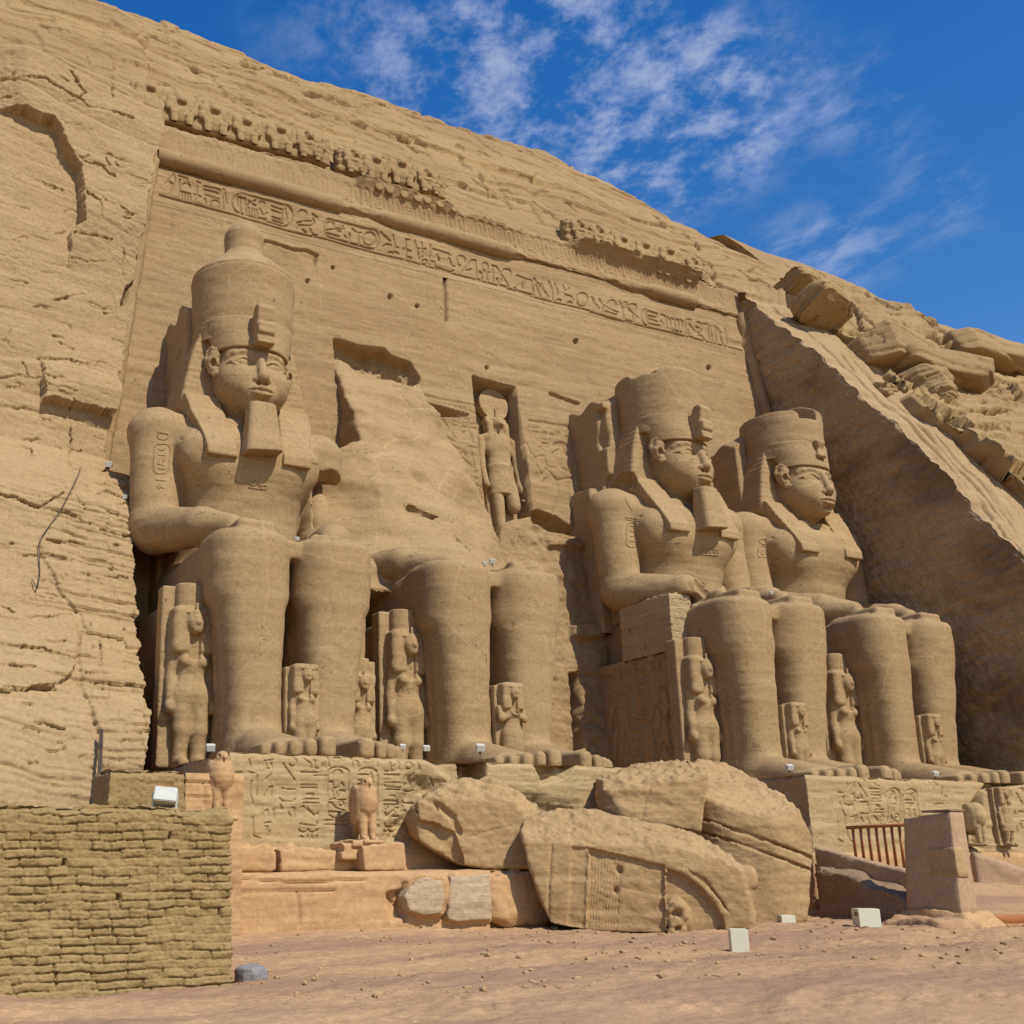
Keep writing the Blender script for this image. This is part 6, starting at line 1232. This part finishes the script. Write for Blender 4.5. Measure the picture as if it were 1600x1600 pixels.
# ------------------------------------------------------------------ ramp, plastered pillar, railing
K0 = atZ(1502, 1425, -3.85); KL = atX(1416, 1421, K0[0]); KR = atY(1528, 1425, K0[1]); KT = atY(1484, 1268, K0[1]+.1)
x0, y0, y1, x1, zt_ = K0[0], K0[1], KL[1], KR[0], KT[2]; tx = KT[0]-x0
kt2 = atX(1411, 1279, x0+tx); kr2 = atY(1505, 1264, y0+.1)
prism('plastered_pillar', [(x0, y0, -3.9), (x1, y0, -3.9), (x1, y1, -3.9), (x0, y1, -3.9), (x0+tx, y0+.1, zt_), (kr2[0], y0+.1, zt_), (kr2[0], kt2[1], kt2[2]), (x0+tx, kt2[1], kt2[2])], M['plaster'], 'tall brown plastered pillar with a lit narrow face at the ramp entrance', 'pillar', 1., .008, .12, .02)
prism('dark_slab', [(x0+tx-.02, y0+.08, zt_+.01), (kr2[0]+.03, y0+.08, zt_+.01), (kr2[0]+.03, y0+.9, zt_), (x0+tx-.02, y0+.9, zt_), (x0+tx-.02, y0+.08, zt_+.06), (kr2[0]+.03, y0+.08, zt_+.06), (kr2[0]+.03, y0+.9, zt_+.05), (x0+tx-.02, y0+.9, zt_+.05)], M['purple'], 'thin dark slab lying on top of the plastered pillar', 'slab', 2., .004, .1, .005)
sx0 = x0+tx*.42
prism('stone_patch', [(sx0-.02, y0+.0, -3.02), (sx0+.38, y0+.0, -3.02), (sx0+.38, y0+.75, -3.02), (sx0-.02, y0+.75, -3.02), (sx0+.02, y0+.03, -2.30), (sx0+.36, y0+.03, -2.30), (sx0+.36, y0+.75, -2.30), (sx0+.02, y0+.75, -2.30)], M['block'], 'rough old stone let into the corner of the plastered pillar', 'stone', 3., .012, .06, .02)
prism('rock_plinth', [(x0-.35, y0-.45, -4.4), (x1+.95, y0-.45, -4.4), (x1+.6, y1+.2, -4.4), (x0-.3, y1+.2, -4.4), (x0-.1, y0-.12, -3.84), (x1+.25, y0-.12, -3.84), (x1+.2, y1+.1, -3.84), (x0-.1, y1+.1, -3.84)], M['pink'], 'rough spreading stone plinth under the plastered pillar', 'plinth', 4., .06, .07, .04)
prism('floor_ledge', [(x0-1.1, y0-.3, -4.4), (x0-.2, y0-.9, -4.4), (x0-.2, y1, -4.4), (x0-1.1, y1, -4.4), (x0-1., y0-.1, -4.04), (x0-.2, y0-.6, -3.99), (x0-.2, y1-.1, -3.99), (x0-1., y1-.1, -4.04)], M['ground'], 'low layered rock ledge left of the pillar plinth', 'rock', 5., .05, .07, .04)
# ramp side wall with its parapet, running down from the entrance towards the pillar
A_, B_ = atY(1285, 1355, -12.35), atY(1416, 1404, -15.3)
prism('ramp_wall', wallpts((A_[0]-.3, A_[1]), (B_[0], B_[1]), .9, -4.6, A_[2]+.06, B_[2]), M['purple'], 'dark pecked stone side of the ramp between the torso piece and the pillar', 'wall', 6., .07, .06, .03)
A2, B2 = atY(1285, 1324, -11.7), atY(1418, 1362, -14.7)
prism('ramp_parapet', wallpts((A2[0]-.4, A2[1]), (B2[0], B2[1]), .35, -4.6, A2[2]+.05, B2[2]), M['plaster'], 'smooth plastered parapet sloping down beside the wooden railing', 'parapet', 7., .03, .07, .06)
fl = prism('ramp', wallpts((A2[0], A2[1]+.35), (B2[0], B2[1]+.35), 2.4, -4.7, A2[2]-.45, B2[2]-.7), M['ground'], None, None, 8., .02, .2, .02); fl['kind'] = 'structure'
A3, B3 = atY(1520, 1330, -11.6), atY(1640, 1385, -13.2)
prism('ramp_parapet', wallpts((A3[0], A3[1]), (B3[0]+2, B3[1]-.4), .35, -4.6, A3[2], B3[2]-.2), M['plaster'], 'plastered parapet running out of view right of the pillar', 'parapet', 9., .03, .08, .06)
fl2 = prism('path', [(.6, -16.5, -4.5), (12, -16.5, -4.5), (14, -11.2, -4.5), (2.2, -12.2, -4.5), (.6, -16.5, -4.02), (12, -16.5, -4.0), (14, -11.2, -3.3), (2.2, -12.2, -3.35)], M['ground'], None, None, 10., .03, .25, .03); fl2['kind'] = 'structure'
prism('wooden_beam', [(.8, -16.9, -4.15), (3.4, -17.5, -4.15), (3.5, -17.3, -4.15), (.9, -16.7, -4.15), (.8, -16.9, -3.95), (3.4, -17.5, -3.95), (3.5, -17.3, -3.95), (.9, -16.7, -3.95)], M['wood'], 'dark wooden beam lying on the ground right of the pillar', 'beam', 11., .004, .2, .01)
rail = empty('wooden_railing', A2); tag(rail, 'varnished wooden railing of upright bars above the ramp parapet', 'railing')
def rail_at(t, v): return None
P0, P1_ = atY(1323, 1293.5, -12.2), atY(1418, 1288.5, -14.2)
bm = bmesh.new(); bm_cyl(bm, P0, P1_+(P1_-P0)*.03, .05, 8); o = bm_obj('top_rail', bm, M['wood'], rail, True); o.location = -A2 if False else (-A2[0], -A2[1], -A2[2])
for k in range(7):
    t = (1332+k*12.1-1323)/95.; q = P0+(P1_-P0)*t
    # solve along the rail for the bar's place, then drop it to the parapet
    u_ = 1332+k*12.1; ts = np.linspace(0, 1, 400); uu = proj(P0+(P1_-P0)*ts[:, None])[:, 0]; q = P0+(P1_-P0)*ts[np.argmin(abs(uu-u_))]
    tt = (q[1]-A2[1])/(B2[1]-A2[1]); zb_ = A2[2]+(B2[2]-A2[2])*tt-.15
    bm = bmesh.new(); bm_cyl(bm, q, (q[0], q[1], zb_), .042, 8); o = bm_obj('bar', bm, M['wood'], rail, True); o.location = (-A2[0], -A2[1], -A2[2])

# ------------------------------------------------------------------ floodlight boxes and small lamps
def flood(u, v, z, w, d, h, rz, lbl, tilt=0., extras=True):
    p = atZ(u, v, z) if z is not None else None
    p = np.array([p[0], p[1], gz(p[0], p[1])-.02])
    root = empty('floodlight_box', p, rz); tag(root, lbl, 'floodlight', 'cream floodlight boxes')
    root.rotation_euler = (tilt, 0, rz)
    bm = bmesh.new(); box_bm(bm, -w/2, w/2, -d/2, d/2, 0, h, .012); bm_obj('housing', bm, M['box'], root)
    bm = bmesh.new(); box_bm(bm, -w*.44, w*.44, d/2-.01, d/2+.012, h*.12, h*.9, .004); bm_obj('lamp_glass', bm, M['boxdark'], root)
    if extras:
        bm = bmesh.new(); box_bm(bm, -w/2-.008, -w/2+.004, -d*.36, d*.02, h*.62, h*.82, .002); bm_obj('vent_plate', bm, M['boxdark'], root)
    return root
flood(1355, 1447, -4.16, .52, .44, .44, -.50, 'largest cream floodlight box on the ground, left of the plastered pillar')
flood(1155, 1479, -4.16, .33, .25, .44, -.62, 'cream floodlight box standing alone on the ground in front of the largest block', 0, False)
flood(1229, 1441, -4.16, .36, .36, .20, -.50, 'flat cream floodlight box at the foot of the rounded torso piece', 0, False)
flood(837, 1445, -4.16, .38, .3, .38, -.35, 'floodlight box in the shade left of the largest block', 0, False)
fwall = atY(257, 1259, -20.4)
fl_ = flood(257, 1258, 0, .3, .3, .3, 0, 'x') if False else None
root = empty('floodlight_box', (fwall[0], fwall[1], zt+.05), -.55); tag(root, 'tilted white floodlight box on a bracket on top of the long mud brick wall', 'floodlight', 'cream floodlight boxes')
bm = bmesh.new(); box_bm(bm, -.16, .16, -.16, .16, .03, .24, .012); o = bm_obj('housing', bm, M['white'], root); o.rotation_euler = (-.35, .1, .15)
bm = bmesh.new(); box_bm(bm, -.15, .15, .155, .17, .05, .22, .004); o = bm_obj('lamp_glass', bm, M['boxdark'], root); o.rotation_euler = (-.35, .1, .15)
for sx_ in (-.17, .17):
    bm = bmesh.new(); box_bm(bm, sx_-.012, sx_+.012, -.02, .02, -.03, .2, .003); bm_obj('bracket', bm, M['white'], root)
def spot(u, v, y, lbl, s=1.):
    p = atY(u, v, y); root = empty('spotlight', p, -.5); tag(root, lbl, 'spotlight', 'small white spotlights')
    bm = bmesh.new(); box_bm(bm, -.10*s, .10*s, -.07*s, .08*s, .04*s, .19*s, .012*s); o = bm_obj('housing', bm, M['white'], root); o.rotation_euler = (.4, 0, .2)
    bm = bmesh.new(); box_bm(bm, -.02*s, .02*s, -.02*s, .02*s, -.05*s, .06*s, .003); bm_obj('foot', bm, M['boxdark'], root)
for u, v, y, lb, s_ in ((329, 1176, -9.6, 'small white spotlight at the pedestal corner left of the crowned colossus foot', 1.1), (666, 1175, -10.2, 'small white spotlight at the feet of the clear faced queen', .9), (629, 1172, -10.3, 'small white spotlight just right of the crowned colossus far toes', .8),
                        (750, 1176, -10.25, 'small white spotlight leaning at the toes of the headless colossus', 1.2), (1233, 1205, -10.1, 'small white spotlight at the toes of the bearded right colossus', 1.1), (1461, 1214, -10.2, 'small white spotlight on the pedestal under the beardless colossus', 1.),
                        (464, 846, -5.4, 'small white spotlight between the knees of the crowned colossus', .75), (757, 884, -5.2, 'left one of two small spotlights on the knee of the headless colossus', .8), (769, 882, -5.1, 'right one of two small spotlights on the knee of the headless colossus', 1.0),
                        (1205, 930, -4.9, 'small spotlight on the lap of the bearded right colossus', .8), (170, 732, .2, 'flat white lamp on the ledge of the rough cliff', 1.3), (195, 781, -.9, 'small dark lamp on the cliff edge below the flat white lamp', .9)):
    spot(u, v, y, lb, s_)
# cables and rope on the cliff
def cable(name, pts, off, r, lbl, cat):
    bm = bmesh.new(); Q = []
    for u, v in pts:
        z_ = 0.
        for _ in range(25): p = atY(u, v, float(cl_y(z_))-off); z_ = .5*z_+.5*p[2]
        Q.append(p)
    for a, b in zip(Q[:-1], Q[1:]): bm_cyl(bm, a, b, r, 6)
    o = bm_obj(name, bm, M['cable'], None, True); tag(o, lbl, cat)
cable('cable', [(157, 1140), (156, 1170), (153, 1225), (152, 1262)], .62, .03, 'left cable of the dark pair hanging down the cliff to the mud brick walls', 'cable')
cable('cable', [(160, 1140), (159, 1170), (156, 1225), (155, 1262)], .64, .03, 'right cable of the dark pair hanging down the cliff to the mud brick walls', 'cable')
cable('rope', [(125, 735), (118, 752), (96, 795), (66, 838), (61, 850), (62, 900), (58, 920), (50, 905)], .55, .018, 'thin brown rope hanging in loops down the rough cliff', 'rope')
rk = rock('boulder', 157, 1136, -5.3, (.5, .4, .3), 330, M['grey'], .2, 0, .0, .03, .01); tag(rk, 'small grey stone lodged in the cliff at the head of the two cables', 'rock')

# cartouches carved on the arms, chests and leg pillars, laid on the surface they are cut in
from mathutils.bvhtree import BVHTree
def surface_signs(i, name, part, lines, r=.026):
    ob = [c_ for c_ in COLOSSI[i].children if c_.name.split('.')[0] == part][0]; me = ob.data; off = Vector(CEN[i])
    bvh = BVHTree.FromPolygons([v.co+off for v in me.vertices], [tuple(p.vertices) for p in me.polygons]); bm = bmesh.new(); cam_ = Vector(CAM)
    last = None
    for ln in lines:
        prev = None; first = True
        for (u0, v0), (u1, v1) in zip(ln[:-1], ln[1:]):
            n = max(1, int(math.hypot(u1-u0, v1-v0)/2.5))
            for k in range(n+1):
                u, v = u0+(u1-u0)*k/n, v0+(v1-v0)*k/n; d = Vector(np.array([(u-CXP)/FPX, -(v-CYP)/FPX, 1.])@RM).normalized(); h_ = bvh.ray_cast(cam_, d)[0]
                if h_ is not None and prev is not None and .004 < (h_-prev).length < .3: bm_cyl(bm, prev-off, h_-off, r, 5)
                if h_ is not None and first:
                    if last is not None and (last-h_).length < 2.5: bm_cyl(bm, last-off, last+d*.12-off, r*.8, 4); bm_cyl(bm, last+d*.12-off, h_+d*.12-off, r*.8, 4); bm_cyl(bm, h_+d*.12-off, h_-off, r*.8, 4)
                    first = False
                prev = h_; last = h_ if h_ is not None else last
    o = bm_obj(name, bm, M['statue'], COLOSSI[i], True); return o
A1 = tr(180, 340, 3.077, arc(230, 1050, 28, 18, 0, 360), [(205, 1030), (260, 1040)], [(190, 1100), (185, 1215), (200, 1230), (240, 1230), (255, 1210), (265, 1110), (250, 1088), (205, 1088), (190, 1100)], [(205, 1110), (225, 1120), (240, 1108)], [(205, 1140), (245, 1145)], [(215, 1160), (205, 1185), (235, 1190)], [(240, 1150), (230, 1175)], [(205, 1205), (240, 1210)], [(195, 1260), (240, 1265)], [(195, 1290), (235, 1300)], [(215, 1280), (210, 1305)])
C1 = tr(180, 340, 3.077, [(630, 1265), (660, 1290), (690, 1270)], [(640, 1295), (700, 1305)], arc(715, 1295, 16, 10, 0, 360), [(670, 1262), (700, 1285)])
surface_signs(1, 'carved_lettering', 'body', A1); surface_signs(1, 'carved_lettering', 'body', C1)
A3 = tr(880, 560, 3.2, [(310, 700), (330, 740), (345, 760)], [(310, 795), (370, 800)], [(310, 805), (370, 812)], [(320, 830), (315, 930), (335, 945), (365, 940), (378, 920), (370, 825), (345, 812), (320, 830)], [(330, 840), (355, 835)], [(330, 860), (360, 870)], [(335, 890), (360, 885)], [(330, 915), (365, 915)])
C3 = tr(880, 560, 3.2, [(690, 950), (770, 955), (772, 985), (690, 980), (690, 950)], [(705, 960), (720, 975)], [(730, 962), (735, 978)], [(750, 962), (760, 975)])
surface_signs(3, 'carved_lettering', 'body', A3); surface_signs(3, 'carved_lettering', 'body', C3)
A4 = tr(880, 560, 3.2, arc(1000, 915, 20, 14, 0, 360), arc(998, 965, 24, 28, 180, 360), [(974, 965), (976, 992), (1022, 992), (1022, 965)], arc(998, 970, 10, 12, 0, 360))
surface_signs(4, 'carved_lettering', 'body', A4)
surface_signs(1, 'carved_lettering', 'throne', tr(180, 800, 3.636, [(995, 340), (1030, 320), (1070, 350)], [(1000, 380), (1060, 375)], [(995, 460), (990, 640), (1060, 645), (1075, 460), (1030, 445), (995, 460)], [(1005, 480), (1060, 480)], [(1005, 510), (1055, 515)], [(1010, 540), (1020, 580), (1050, 545)], [(1005, 600), (1055, 600)], [(1010, 620), (1050, 625)], [(995, 680), (1060, 680)], [(1010, 720), (1050, 740)]), .03)
surface_signs(2, 'carved_lettering', 'throne', tr(560, 820, 4, [(845, 545), (895, 550)], arc(862, 585, 20, 22, 0, 360), [(845, 640), (900, 620)], [(850, 670), (905, 680)], [(850, 720), (900, 740)], [(850, 560), (860, 760), (915, 770), (900, 550)], [(865, 800), (870, 870)], [(900, 790), (915, 880)]), .03)
